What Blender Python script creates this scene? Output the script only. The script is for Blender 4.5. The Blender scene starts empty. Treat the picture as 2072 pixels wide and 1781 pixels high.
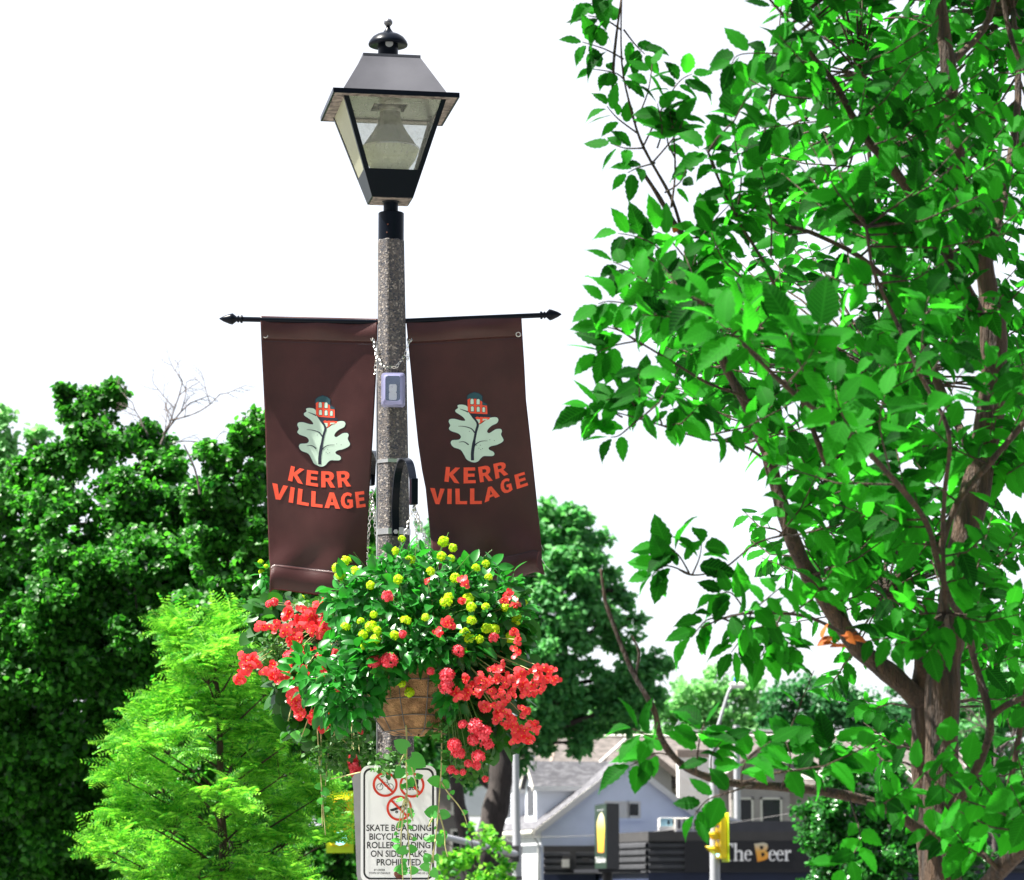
import bpy, math, random
import numpy as np
from mathutils import Vector, Matrix
from mathutils.geometry import tessellate_polygon
R = math.radians
SC = bpy.context.scene
COL = SC.collection
rng = np.random.default_rng(7)
random.seed(7)

# ------------------------------------------------------------ camera, sky, sun, exposure
PITCH = math.atan(909.5/6300)
FPX = 6300.0
EYE = Vector((0, 0, 1.7))
cd = bpy.data.cameras.new('camera'); cam = bpy.data.objects.new('camera', cd); COL.objects.link(cam)
cam.location = EYE; cam.rotation_euler = (math.pi/2+PITCH, 0, 0)
cd.sensor_width = 36; cd.lens = 36*FPX/2072; cd.clip_start = .5; cd.clip_end = 3000
cd.dof.use_dof = True; cd.dof.focus_distance = 12.0; cd.dof.aperture_fstop = 9.5
SC.camera = cam
SUN_EL, SUN_AZ = R(60), R(-93)          # azimuth from +Y, negative = to the left, so the sun is behind the lamp
sdir = Vector((math.sin(SUN_AZ)*math.cos(SUN_EL), math.cos(SUN_AZ)*math.cos(SUN_EL), math.sin(SUN_EL)))
ld = bpy.data.lights.new('sun', 'SUN'); sun = bpy.data.objects.new('sun', ld); COL.objects.link(sun)
ld.energy = 5.0; ld.angle = R(.5); ld.color = (1, .96, .88)
sun.rotation_euler = sdir.to_track_quat('Z', 'Y').to_euler(); sun.location = (0, 0, 30)
w = bpy.data.worlds.new('World'); SC.world = w; w.use_nodes = True
nt = w.node_tree; nt.nodes.clear()
out = nt.nodes.new('ShaderNodeOutputWorld'); bg = nt.nodes.new('ShaderNodeBackground'); sky = nt.nodes.new('ShaderNodeTexSky')
sky.sky_type = 'NISHITA'; sky.sun_disc = False; sky.sun_elevation = SUN_EL; sky.sun_rotation = SUN_AZ
sky.dust_density = 2.5; sky.air_density = 1.0; sky.ozone_density = 1.5
bg.inputs[1].default_value = .12
# thin bright cloud veil over the sky
tcw = nt.nodes.new('ShaderNodeTexCoord'); nz = nt.nodes.new('ShaderNodeTexNoise'); nz.inputs['Scale'].default_value = 2.2; nz.inputs['Detail'].default_value = 5
mp = nt.nodes.new('ShaderNodeMapping'); mp.inputs['Scale'].default_value = (1, 1, 2.5)
cr = nt.nodes.new('ShaderNodeMapRange'); cr.inputs[1].default_value = .3; cr.inputs[2].default_value = .65; cr.inputs[3].default_value = .72; cr.inputs[4].default_value = .96
mx = nt.nodes.new('ShaderNodeMix'); mx.data_type = 'RGBA'
L = nt.links.new
# the veil glows on the sun's side and is thinner and darker on the far side
vd = nt.nodes.new('ShaderNodeVectorMath'); vd.operation = 'DOT_PRODUCT'; vd.inputs[1].default_value = Vector((-.35, .9, .25)).normalized()
L(tcw.outputs['Generated'], vd.inputs[0]); gr = nt.nodes.new('ShaderNodeMapRange'); gr.inputs[1].default_value = -.45; gr.inputs[2].default_value = .45; gr.inputs[3].default_value = .62; gr.inputs[4].default_value = 2.62
L(vd.outputs['Value'], gr.inputs[0]); vm = nt.nodes.new('ShaderNodeVectorMath'); vm.operation = 'SCALE'; vm.inputs[0].default_value = (.97, .985, 1.05); L(gr.outputs[0], vm.inputs['Scale']); L(vm.outputs[0], mx.inputs[7])
L(tcw.outputs['Generated'], mp.inputs[0]); L(mp.outputs[0], nz.inputs[0]); L(nz.outputs[0], cr.inputs[0]); L(cr.outputs[0], mx.inputs[0])
L(sky.outputs[0], mx.inputs[6]); L(mx.outputs[2], bg.inputs[0]); L(bg.outputs[0], out.inputs[0])
vs = SC.view_settings; vs.view_transform = 'Standard'; vs.look = 'None'; vs.exposure = 1.92; vs.gamma = 1

# ------------------------------------------------------------ helpers
cp, sp = math.cos(PITCH), math.sin(PITCH)
def P(x, y, Y):
    a = (x-1036)/FPX; b = (890.5-y)/FPX
    d = Vector((a, cp-b*sp, sp+b*cp))
    return EYE + d*(Y/d.y)
def S(px, Y): return px*Y/FPX
def zc(ox, oy, s): return lambda x, y: ((ox+x/s)/1.3475, (oy+y/s)/1.3475)
Z1 = zc(800, 0, 2.5436); Z2 = zc(580, 800, 2.0704); Z3 = zc(1000, 800, 2.0714); Z4 = zc(600, 1420, 2.158)
Z5 = zc(900, 2050, 4.144); Z6 = zc(1300, 1950, 2.302)

def tag(o, label=None, cat=None, group=None, kind=None):
    if label: o['label'] = label
    if cat: o['category'] = cat
    if group: o['group'] = group
    if kind: o['kind'] = kind
    return o
def thing(name, loc, label, cat, group=None):
    o = bpy.data.objects.new(name, None); COL.objects.link(o); o.location = loc; o.empty_display_size = .2
    return tag(o, label, cat, group)
def worldloc(o):
    v = Vector((0, 0, 0))
    while o: v += o.location; o = o.parent
    return v
def link(name, me, mat, parent=None, loc=None):
    o = bpy.data.objects.new(name, me); COL.objects.link(o)
    for m in (mat if isinstance(mat, (list, tuple)) else [mat]): me.materials.append(m)
    if loc is not None: o.location = loc
    if parent: o.parent = parent
    return o
class MB:
    def __init__(s): s.v = []; s.f = []; s.mi = []; s.m = 0
    def add(s, vs, fs):
        b = len(s.v); s.v += [tuple(v) for v in vs]; s.f += [tuple(i+b for i in f) for f in fs]; s.mi += [s.m]*len(fs); return s
    def box(s, c, d, rz=0, tilt=None):
        hx, hy, hz = d[0]/2, d[1]/2, d[2]/2
        M = Matrix.Rotation(rz, 3, 'Z')
        if tilt: M = M @ tilt
        vs = [Vector(c)+M @ Vector((sx*hx, sy*hy, sz*hz)) for sx in (-1, 1) for sy in (-1, 1) for sz in (-1, 1)]
        return s.add(vs, [(0, 1, 3, 2), (4, 6, 7, 5), (0, 4, 5, 1), (2, 3, 7, 6), (0, 2, 6, 4), (1, 5, 7, 3)])
    def hexa(s, a, b):          # two quads (lists of 4) joined
        vs = list(a)+list(b)
        return s.add(vs, [(3, 2, 1, 0), (4, 5, 6, 7), (0, 1, 5, 4), (1, 2, 6, 5), (2, 3, 7, 6), (3, 0, 4, 7)])
    def prism(s, pts, off):     # polygon (Vectors) extruded by off, concave allowed
        n = len(pts); off = Vector(off)
        vs = [Vector(p) for p in pts]+[Vector(p)+off for p in pts]
        tr = tessellate_polygon([[Vector(p) for p in pts]])
        fs = [tuple(t) for t in tr]+[tuple(i+n for i in reversed(t)) for t in tr]+[(i, (i+1) % n, (i+1) % n+n, i+n) for i in range(n)]
        return s.add(vs, fs)
    def tube(s, pts, rad, n=8, cap=True):
        pts = [Vector(p) for p in pts]; k = len(pts)
        if not hasattr(rad, '__len__'): rad = [rad]*k
        vs = []; t0 = (pts[1]-pts[0]).normalized()
        u = t0.orthogonal().normalized()
        for i in range(k):
            t = (pts[min(i+1, k-1)]-pts[max(i-1, 0)]).normalized()
            u = (u - t*u.dot(t));
            u = u.normalized() if u.length > 1e-6 else t.orthogonal().normalized()
            v = t.cross(u)
            for j in range(n):
                a = 2*math.pi*j/n; vs.append(pts[i]+(u*math.cos(a)+v*math.sin(a))*rad[i])
        fs = [(i*n+j, i*n+(j+1) % n, (i+1)*n+(j+1) % n, (i+1)*n+j) for i in range(k-1) for j in range(n)]
        if cap: fs += [tuple(range(n))[::-1], tuple(range((k-1)*n, k*n))]
        return s.add(vs, fs)
    def lathe(s, c, prof, n=24, cap=True, M=None):   # prof: (r, z)
        c = Vector(c); vs = []
        for r, z in prof:
            for j in range(n):
                a = 2*math.pi*j/n; q = Vector((r*math.cos(a), r*math.sin(a), z))
                vs.append(c+(M @ q if M else q))
        k = len(prof)
        fs = [(i*n+j, i*n+(j+1) % n, (i+1)*n+(j+1) % n, (i+1)*n+j) for i in range(k-1) for j in range(n)]
        if cap: fs += [tuple(range(n))[::-1], tuple(range((k-1)*n, k*n))]
        return s.add(vs, fs)
    def build(s, name, mat, parent=None, loc=None, smooth=False, bevel=0):
        if loc is None: loc = Vector((0, 0, 0)) if parent else Vector((0, 0, 0))
        base = Vector(loc)+(worldloc(parent) if parent else Vector((0, 0, 0)))
        me = bpy.data.meshes.new(name)
        me.from_pydata([(x-base.x, y-base.y, z-base.z) for x, y, z in s.v], [], s.f)
        o = link(name, me, mat, parent, loc)
        if isinstance(mat, (list, tuple)): me.polygons.foreach_set('material_index', s.mi)
        if smooth:
            me.polygons.foreach_set('use_smooth', [True]*len(me.polygons))
            if smooth != 'all':
                me.set_sharp_from_angle(angle=R(40))
        if bevel:
            bm = o.modifiers.new('bevel', 'BEVEL'); bm.width = bevel; bm.segments = 2; bm.limit_method = 'ANGLE'; bm.angle_limit = R(40)
        me.update()
        return o

def raw_mesh(name, V, F, UV=None):     # V (n,3) float, F (m,k) int
    me = bpy.data.meshes.new(name); m, k = F.shape
    me.vertices.add(len(V)); me.vertices.foreach_set('co', V.astype(np.float32).ravel())
    me.loops.add(m*k); me.loops.foreach_set('vertex_index', F.astype(np.int32).ravel())
    me.polygons.add(m); me.polygons.foreach_set('loop_start', np.arange(m, dtype=np.int32)*k)
    if UV is not None:
        uvl = me.uv_layers.new(name='UVMap'); uvl.data.foreach_set('uv', UV.astype(np.float32)[F.ravel()].ravel())
    me.update(calc_edges=True); me.validate()
    me.polygons.foreach_set('use_smooth', [True]*len(me.polygons))
    return me
def nrm(a): return a/np.maximum(np.linalg.norm(a, axis=1, keepdims=True), 1e-9)
def scatter(name, T, pos, A, N, size, mat, parent, wid=1.0, base=None, zs=None):
    tv, tf = T; pos = np.asarray(pos, float); A = nrm(np.asarray(A, float)); N = np.asarray(N, float)
    N = nrm(N-A*np.sum(A*N, 1, keepdims=True)); B = np.cross(N, A); k = len(tv); n = len(pos)
    size = np.broadcast_to(np.asarray(size, float), (n,))[:, None, None]; wid = np.broadcast_to(np.asarray(wid, float), (n,))[:, None, None]
    V = pos[:, None]+size*(tv[None, :, 0:1]*A[:, None]+wid*tv[None, :, 1:2]*B[:, None]+tv[None, :, 2:3]*(1 if zs is None else np.asarray(zs)[:, None, None])*N[:, None])
    F = (tf[None]+(np.arange(n)*k)[:, None, None]).reshape(-1, tf.shape[1])
    UV = np.tile(tv[:, :2], (n, 1))
    b = np.array(worldloc(parent) if parent else (base or (0, 0, 0)))
    me = raw_mesh(name, V.reshape(-1, 3)-b, F, UV)
    return link(name, me, mat, parent, None if parent else base)

# ------------------------------------------------------------ leaf templates (length along x, width y, bend z)
def tpl_elm():
    n = 11; V = []; F = []
    for i in range(n+1):
        t = i/n; wd = .31*math.sin(math.pi*min(1, t**.85))**.8*(1-.25*t) if 0 < i < n else 0
        tooth = .02*(1 if i % 2 else -1) if 1 < i < n else 0
        bend = -.16*t*t+.02
        V += [(t, 0, bend-.0), (t-.02*(i % 2), wd+tooth, bend+.06*math.sin(math.pi*t)+.015*math.sin(t*9)), (t-.02*(i % 2), -wd-tooth, bend+.06*math.sin(math.pi*t)-.015*math.sin(t*8))]
    for i in range(n):
        a = i*3; b = a+3
        F += [(a, b, b+1, a+1), (a, a+2, b+2, b)]
    return np.array(V), np.array(F)
def tpl_ovate(w=.34, n=6, pk=.85, fold=.12, bend=-.2, notch=0):
    V = []; F = []
    for i in range(n+1):
        t = i/n; wd = w*math.sin(math.pi*t**pk)**.75 if 0 < i < n else 0; x = t
        if notch and i == 1: wd = w*.92; x = .02
        V += [(x if not (notch and i == 1) else .16, 0, bend*t*t), (x, wd, bend*t*t+fold*wd/w*.6), (x, -wd, bend*t*t+fold*wd/w*.6)]
    if notch:
        V[1] = (.08, .1*w, 0); V[2] = (.08, -.1*w, 0); V[4] = (-.07, .62*w, .03); V[5] = (-.07, -.62*w, .03); V[7] = (.2, w*1.05, V[7][2]); V[8] = (.2, -w*1.05, V[8][2])
    for i in range(n): a = i*3; b = a+3; F += [(a, b, b+1, a+1), (a, a+2, b+2, b)]
    return np.array(V), np.array(F)
def tpl_simple(w=.36, fold=.1, bend=-.12):
    V = [(0, 0, 0), (.35, w, fold), (.35, 0, 0), (.35, -w, fold), (.75, w*.62, fold*.6+bend*.4), (.75, 0, bend*.5), (.75, -w*.62, fold*.6+bend*.4), (1, 0, bend)]
    F = [(0, 2, 1, 1), (0, 3, 2, 2)]
    # quads only: body + triangular ends as degenerate-free quads
    F = [(0, 2, 4, 1), (0, 3, 6, 2), (2, 5, 7, 4), (2, 6, 7, 5)]
    return np.array(V), np.array(F)
def tpl_frond(pairs=10):
    V = []; F = []
    for i in range(pairs):
        t = .1+.88*i/(pairs-1); z = -.28*t*t; ll = .32*math.sin(math.pi*(.18+.72*i/(pairs-1)))
        for s in (1, -1):
            a = len(V); d = .3
            V += [(t, 0, z), (t+ll*d*.2+.05, s*ll*.45, z+.0), (t+ll*d, s*ll, z-.05), (t+ll*d-.06, s*ll*.55, z-.03)]
            F.append((a, a+1, a+2, a+3) if s < 0 else (a, a+3, a+2, a+1))
    a = len(V); V += [(0, .006, 0), (0, -.006, 0), (.55, -.005, -.085), (.55, .005, -.085), (1, .003, -.28), (1, -.003, -.28)]
    F += [(a, a+1, a+2, a+3), (a+3, a+2, a+5, a+4)]
    return np.array(V), np.array(F)
ELM, SIMPLE, FROND, HEART = tpl_elm(), tpl_simple(), tpl_frond(), tpl_ovate(.46, 6, .7, .08, -.12, 1)
LANT = tpl_ovate(.27, 6, .8, .12, -.25); OVATE = tpl_ovate(.4, 5, .75)

# ------------------------------------------------------------ materials
MATS = {}
def base_mat(name):
    m = bpy.data.materials.new(name); m.use_nodes = True
    p = m.node_tree.nodes['Principled BSDF']; MATS[name] = m
    return m, m.node_tree, p
def rgb(c): return (c[0], c[1], c[2], 1)
def mat(name, col, rough=.6, metal=0, noise=.15, scale=8, bump=0, bscale=60, spec=.5, col2=None, detail=4, coat=0):
    m, t, p = base_mat(name); N = t.nodes.new; K = t.links.new
    tc = N('ShaderNodeTexCoord'); n = N('ShaderNodeTexNoise'); n.inputs['Scale'].default_value = scale; n.inputs['Detail'].default_value = detail
    K(tc.outputs['Object'], n.inputs[0]); x = N('ShaderNodeMix'); x.data_type = 'RGBA'
    x.inputs[6].default_value = rgb([c*(1-noise) for c in col]); x.inputs[7].default_value = rgb(col2 if col2 else [min(1, c*(1+noise)) for c in col])
    r = N('ShaderNodeMapRange'); r.inputs[1].default_value = .35; r.inputs[2].default_value = .65
    K(n.outputs[0], r.inputs[0]); K(r.outputs[0], x.inputs[0]); K(x.outputs[2], p.inputs['Base Color'])
    rr = N('ShaderNodeMapRange'); rr.inputs[3].default_value = max(0, rough-.1); rr.inputs[4].default_value = min(1, rough+.1)
    K(n.outputs[0], rr.inputs[0]); K(rr.outputs[0], p.inputs['Roughness'])
    p.inputs['Metallic'].default_value = metal; p.inputs['Specular IOR Level'].default_value = spec; p.inputs['Coat Weight'].default_value = coat
    if bump:
        n2 = N('ShaderNodeTexNoise'); n2.inputs['Scale'].default_value = bscale; n2.inputs['Detail'].default_value = 3; K(tc.outputs['Object'], n2.inputs[0])
        b = N('ShaderNodeBump'); b.inputs['Strength'].default_value = bump; b.inputs['Distance'].default_value = .01; K(n2.outputs[0], b.inputs['Height']); K(b.outputs[0], p.inputs['Normal'])
    return m
def leafmat(name, c1, c2, trans=.45, tcol=None, rough=.45, spec=.5, veins=False, petal=False):
    m, t, p = base_mat(name); N = t.nodes.new; K = t.links.new
    g = N('ShaderNodeNewGeometry'); x = N('ShaderNodeMix'); x.data_type = 'RGBA'; x.inputs[6].default_value = rgb(c1); x.inputs[7].default_value = rgb(c2)
    K(g.outputs['Random Per Island'], x.inputs[0]); K(x.outputs[2], p.inputs['Base Color'])
    col = x.outputs[2]
    if veins:
        uv = N('ShaderNodeUVMap'); s = N('ShaderNodeSeparateXYZ'); K(uv.outputs[0], s.inputs[0])
        ab = N('ShaderNodeMath'); ab.operation = 'ABSOLUTE'; K(s.outputs[1], ab.inputs[0])
        m1 = N('ShaderNodeMath'); m1.operation = 'MULTIPLY_ADD'; K(ab.outputs[0], m1.inputs[0]); m1.inputs[1].default_value = -.8; K(s.outputs[0], m1.inputs[2])
        m2 = N('ShaderNodeMath'); m2.operation = 'MULTIPLY'; K(m1.outputs[0], m2.inputs[0]); m2.inputs[1].default_value = 70
        m3 = N('ShaderNodeMath'); m3.operation = 'SINE'; K(m2.outputs[0], m3.inputs[0])
        m4 = N('ShaderNodeMapRange'); K(m3.outputs[0], m4.inputs[0]); m4.inputs[1].default_value = .6; m4.inputs[2].default_value = 1
        mid = N('ShaderNodeMapRange'); K(ab.outputs[0], mid.inputs[0]); mid.inputs[1].default_value = .03; mid.inputs[2].default_value = .0
        mm = N('ShaderNodeMath'); mm.operation = 'MAXIMUM'; K(m4.outputs[0], mm.inputs[0]); K(mid.outputs[0], mm.inputs[1])
        ml = N('ShaderNodeMath'); ml.operation = 'MULTIPLY'; K(mm.outputs[0], ml.inputs[0]); ml.inputs[1].default_value = .16
        x2 = N('ShaderNodeMix'); x2.data_type = 'RGBA'; K(ml.outputs[0], x2.inputs[0]); K(col, x2.inputs[6]); x2.inputs[7].default_value = rgb([min(1, c*1.8+.02) for c in c2])
        K(x2.outputs[2], p.inputs['Base Color']); col = x2.outputs[2]
        b = N('ShaderNodeBump'); b.inputs['Strength'].default_value = .2; b.inputs['Distance'].default_value = .002; b.invert = True; K(m4.outputs[0], b.inputs['Height']); K(b.outputs[0], p.inputs['Normal'])
    p.inputs['Roughness'].default_value = rough; p.inputs['Specular IOR Level'].default_value = spec
    tr = N('ShaderNodeBsdfTranslucent'); ms = N('ShaderNodeMixShader'); ms.inputs[0].default_value = trans
    tc = N('ShaderNodeMix'); tc.data_type = 'RGBA'; tc.blend_type = 'MULTIPLY'; tc.inputs[0].default_value = 1; K(col, tc.inputs[6]); tc.inputs[7].default_value = rgb(tcol or (1.9, 1.9, 1.2)); tc.clamp_result = True
    K(tc.outputs[2], tr.inputs[0]); o = t.nodes['Material Output']; K(p.outputs[0], ms.inputs[1]); K(tr.outputs[0], ms.inputs[2]); K(ms.outputs[0], o.inputs[0])
    return m
def bark(name, c1, c2, scale=30):
    m = mat(name, c1, .85, noise=.3, scale=scale, bump=1, bscale=scale*2.2, col2=c2, detail=8); t = m.node_tree
    [setattr(q.inputs['Distance'], 'default_value', .03) for q in t.nodes if q.type == 'BUMP']
    mpn = t.nodes.new('ShaderNodeMapping'); mpn.inputs['Scale'].default_value = (1.6, 1.6, .22)      # fibres and ridges run up the stem
    tc = [q for q in t.nodes if q.type == 'TEX_COORD'][0]; t.links.new(tc.outputs['Object'], mpn.inputs[0])
    for q in t.nodes:
        if q.type == 'TEX_NOISE': t.links.new(mpn.outputs[0], q.inputs[0]); q.inputs['Roughness'].default_value = .65
    return m

M_black = mat('black_painted_metal', (.003, .005, .010), .3, noise=.1, scale=3, spec=.12)
M_roofmetal = mat('weathered_lamp_roof_metal', (.095, .095, .108), .34, metal=.3, noise=.05, scale=2.5, bump=.03, col2=(.15, .15, .168))
M_under = mat('rusty_eave_underside', (.16, .13, .12), .8, noise=.5, scale=40, col2=(.30, .25, .22))
M_steel = mat('stainless_band', (.62, .60, .57), .3, metal=1, noise=.1, scale=30)
M_galv = mat('galvanised_steel', (.50, .51, .54), .5, metal=.35, noise=.12, scale=12)
M_white = mat('white_trim_paint', (.78, .78, .76), .55, noise=.05, scale=6)
M_rust = mat('rusty_bolt', (.12, .035, .02), .8, noise=.5, scale=90, bump=.4, bscale=300)
M_vinyl = mat('brown_vinyl_cloth', (.050, .0135, .0125), .33, noise=.16, scale=7, bump=.2, bscale=500, spec=.4)
M_cream = mat('pale_mint_print', (.56, .72, .60), .5, noise=.04, scale=15)
M_red = mat('coral_red_print', (.90, .085, .035), .5, noise=.06, scale=25)
M_navy = mat('dark_navy_print', (.012, .016, .035), .5)
M_teal = mat('dark_teal_print', (.015, .075, .095), .5)
M_signw = mat('sign_white_sheeting', (.88, .88, .90), .4, noise=.03, scale=10)
M_signk = mat('sign_black_print', (.012, .012, .016), .5)
M_signr = mat('sign_red_print', (.62, .03, .008), .5)
M_alu = mat('dull_aluminium_sheet', (.34, .34, .35), .5, metal=.4, noise=.08, scale=14)
# exposed-aggregate concrete
def m_aggregate():
    m, t, p = base_mat('exposed_aggregate_concrete'); N = t.nodes.new; K = t.links.new
    tc = N('ShaderNodeTexCoord'); v = N('ShaderNodeTexVoronoi'); v.inputs['Scale'].default_value = 150; K(tc.outputs['Object'], v.inputs[0])
    cr = N('ShaderNodeValToRGB'); K(v.outputs['Color'], cr.inputs[0]); e = cr.color_ramp.elements
    e[0].position = .12; e[0].color = rgb((.03, .034, .05)); e[1].position = .9; e[1].color = rgb((.34, .30, .27))
    for pos, c in ((.3, (.07, .068, .075)), (.5, (.13, .11, .10)), (.7, (.06, .058, .066))):
        q = e.new(pos); q.color = rgb(c)
    n = N('ShaderNodeTexNoise'); n.inputs['Scale'].default_value = 7; K(tc.outputs['Object'], n.inputs[0])
    x = N('ShaderNodeMix'); x.data_type = 'RGBA'; x.blend_type = 'MULTIPLY'; x.inputs[0].default_value = .6; K(cr.outputs[0], x.inputs[6])
    c2 = N('ShaderNodeValToRGB'); K(n.outputs[0], c2.inputs[0]); c2.color_ramp.elements[0].position = .3; c2.color_ramp.elements[0].color = rgb((.6, .58, .55)); c2.color_ramp.elements[1].position = .7
    K(c2.outputs[0], x.inputs[7]); K(x.outputs[2], p.inputs['Base Color']); p.inputs['Roughness'].default_value = .8
    b = N('ShaderNodeBump'); b.inputs['Strength'].default_value = .5; b.inputs['Distance'].default_value = .004; K(v.outputs['Distance'], b.inputs['Height']); K(b.outputs[0], p.inputs['Normal'])
    return m
M_agg = m_aggregate()
def m_pane(name, col, transp, rough=.15, transl=.5):
    m, t, p = base_mat(name); N = t.nodes.new; K = t.links.new
    tr = N('ShaderNodeBsdfTransparent'); tr.inputs[0].default_value = (.96, .97, .96, 1)
    tl = N('ShaderNodeBsdfTranslucent'); tl.inputs[0].default_value = rgb(col); p.inputs['Base Color'].default_value = rgb(col); p.inputs['Roughness'].default_value = rough
    a = N('ShaderNodeMixShader'); a.inputs[0].default_value = transl; K(p.outputs[0], a.inputs[1]); K(tl.outputs[0], a.inputs[2])
    tc = N('ShaderNodeTexCoord'); n = N('ShaderNodeTexNoise'); n.inputs['Scale'].default_value = 60; n.inputs['Detail'].default_value = 8; n.inputs['Roughness'].default_value = .7; K(tc.outputs['Object'], n.inputs[0])
    r = N('ShaderNodeMapRange'); r.inputs[1].default_value = .55; r.inputs[2].default_value = .72; r.inputs[3].default_value = transp; r.inputs[4].default_value = transp*.55; K(n.outputs[0], r.inputs[0])
    b = N('ShaderNodeMixShader'); K(r.outputs[0], b.inputs[0]); K(a.outputs[0], b.inputs[1]); K(tr.outputs[0], b.inputs[2]); K(b.outputs[0], t.nodes['Material Output'].inputs[0])
    return m
M_glass = m_pane('dusty_clear_pane', (.55, .55, .51), .82)
M_milky = m_pane('milky_weathered_pane', (.80, .80, .66), .12, .4, .7)
M_refl = m_pane('smoky_refractor', (.22, .22, .17), .28, .3)
M_bowl = m_pane('pale_green_refractor_bowl', (.86, .88, .66), .25, .12)
M_clear = m_pane('frosted_violet_plastic', (.36, .36, .58), .30, .12, .3); M_clear2 = m_pane('clear_plastic_window', (.35, .42, .55), .72, .1, .3); M_boxin = mat('blue_grey_box_inside', (.09, .12, .18), .5)

LF_elm = leafmat('elm_leaf', (.001, .018, .003), (.022, .20, .016), .58, (2.0, 2.6, 1.0), .6, .06, veins=True)
LF_locust = leafmat('young_locust_leaf', (.02, .25, .02), (.30, .66, .07), .45, (1.3, 1.4, .8), .5, .3)
LF_linden = leafmat('linden_leaf', (.005, .05, .008), (.075, .29, .035), .45, (1.5, 2.0, .9), .42, .35)
LF_mid = leafmat('far_oak_leaf', (.04, .20, .06), (.15, .44, .13), .42, (1.4, 1.6, 1.1), .5, .4)
LF_pale = leafmat('pale_willow_leaf', (.13, .36, .12), (.26, .54, .2), .45, (1.3, 1.4, 1.1), .5, .4)
LF_dark = leafmat('dark_maple_leaf', (.02, .11, .035), (.07, .26, .09), .35, (1.3, 1.6, 1.1), .5, .4)
LF_shrub = leafmat('glossy_shrub_leaf', (.006, .06, .010), (.05, .26, .04), .35, (1.3, 1.8, .9), .28, .6)
LF_lant = leafmat('lantana_leaf', (.010, .10, .012), (.03, .26, .03), .38, (1.4, 1.7, .9), .32, .5)
LF_beg = leafmat('begonia_leaf', (.010, .06, .010), (.035, .16, .02), .4, (1.6, 1.7, .9), .4, .35)
LF_ger = leafmat('geranium_leaf', (.03, .12, .02), (.07, .18, .04), .35, (1.4, 1.6, .9), .5, .4)
LF_vine = leafmat('vine_leaf', (.05, .28, .05), (.10, .42, .09), .5, (1.5, 1.5, .9), .4, .4)
LF_dead = leafmat('dead_leaf', (.20, .045, .01), (.42, .12, .02), .3, (1.3, 1.2, .8), .7, .2)
PT_red = leafmat('begonia_petal', (.66, .008, .016), (.98, .13, .14), .35, (1.2, 1.5, 1.5), .4, .4)
PT_cor = leafmat('geranium_petal', (.70, .02, .045), (.97, .15, .19), .3, (1.2, 1.3, 1.3), .5, .3)
PT_yel = leafmat('lantana_floret', (.36, .68, .01), (.70, .90, .02), .45, (1.2, 1.1, .8), .5, .3)
M_yeldot = mat('yellow_flower_eye', (.85, .5, .03), .5)
M_stem = mat('green_stem', (.10, .22, .04), .5, noise=.3, scale=30)
M_twig = mat('dry_vine_stem', (.42, .40, .16), .6, noise=.3, scale=30)
BK_elm = bark('brown_elm_bark', (.022, .013, .008), (.085, .048, .026), 26)
BK_dark = bark('dark_bark', (.03, .024, .022), (.07, .055, .05), 12)
BK_bare = bark('grey_dead_bark', (.10, .075, .07), (.2, .16, .15), 20)
M_wire = mat('dark_basket_wire', (.10, .095, .09), .5, metal=.5)
M_coir = mat('coir_liner', (.26, .135, .055), .95, noise=.4, scale=25, bump=.9, bscale=160, col2=(.42, .24, .11), detail=8)

# ------------------------------------------------------------ ground, pavement, road
M_grass = mat('grass_ground', (.05, .06, .04), .9, noise=.4, scale=3)
M_pave = mat('pale_concrete_pavement', (.24, .23, .215), .85, noise=.1, scale=4, bump=.2)
M_road = mat('asphalt', (.05, .05, .052), .9, noise=.2, scale=15, bump=.3)
def sheet(name, x0, x1, y0, y1, z, m, th=0):
    b = MB()
    if th: b.box(((x0+x1)/2, (y0+y1)/2, z-th/2), (x1-x0, y1-y0, th))
    else: b.add([(x0, y0, z), (x1, y0, z), (x1, y1, z), (x0, y1, z)], [(0, 1, 2, 3)])
    return tag(b.build(name, m), kind='structure')
sheet('ground', -1500, 1500, -200, 2500, -.15, M_grass)
sheet('pavement', -14, 14, -6, 18, 0, M_pave, .146)
sheet('road', -200, 200, 62, 112, -.146, M_road)
sheet('parking_lot', -10, 60, 112.1, 119, -.10, M_road, .045)

# ------------------------------------------------------------ the lamp post
Y0 = 12.0
pt, pb = P(791, 486, Y0), P(800, 1520, Y0)
def axis(z): return pb+(pt-pb)*((z-pb.z)/(pt.z-pb.z))
def axr(z):
    h = (z-pb.z)/(pt.z-pb.z); return S(36.5+(26.5-36.5)*h, Y0)
base = axis(0); base.z = 0
lamp = thing('street_lamp', base, 'tall black lantern street lamp on a speckled concrete post holding two brown banners', 'street lamp')
b = MB(); vs = []; zs = [0, 1, 2, 2.6, 3.1, 3.6, pt.z]
for z in zs:
    c = axis(z); r = axr(z)/math.cos(R(22.5))
    for j in range(8):
        a = R(22.5+45*j+8); vs.append((c.x+r*math.cos(a), c.y+r*math.sin(a), z))
b.add(vs, [(i*8+j, i*8+(j+1) % 8, (i+1)*8+(j+1) % 8, (i+1)*8+j) for i in range(len(zs)-1) for j in range(8)]+[tuple(range(8))[::-1], tuple(range(len(vs)-8, len(vs)))])
b.build('concrete_pole', M_agg, lamp, bevel=.006)
k = S(1, Y0)/3.4275                       # one Z1 pixel in metres at the lamp
cz = lambda zy, zx=664: P(*Z1(zx, zy), Y0)
ax1 = cz(1560, 677)
b = MB(); c = cz(1665, 677); h = (1665-1470)*k
b.lathe(c, [(89*k, -.01), (91*k, 0), (91*k, h*.98), (86*k, h)], 28); b.build('collar', M_black, lamp, smooth=True)
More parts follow.
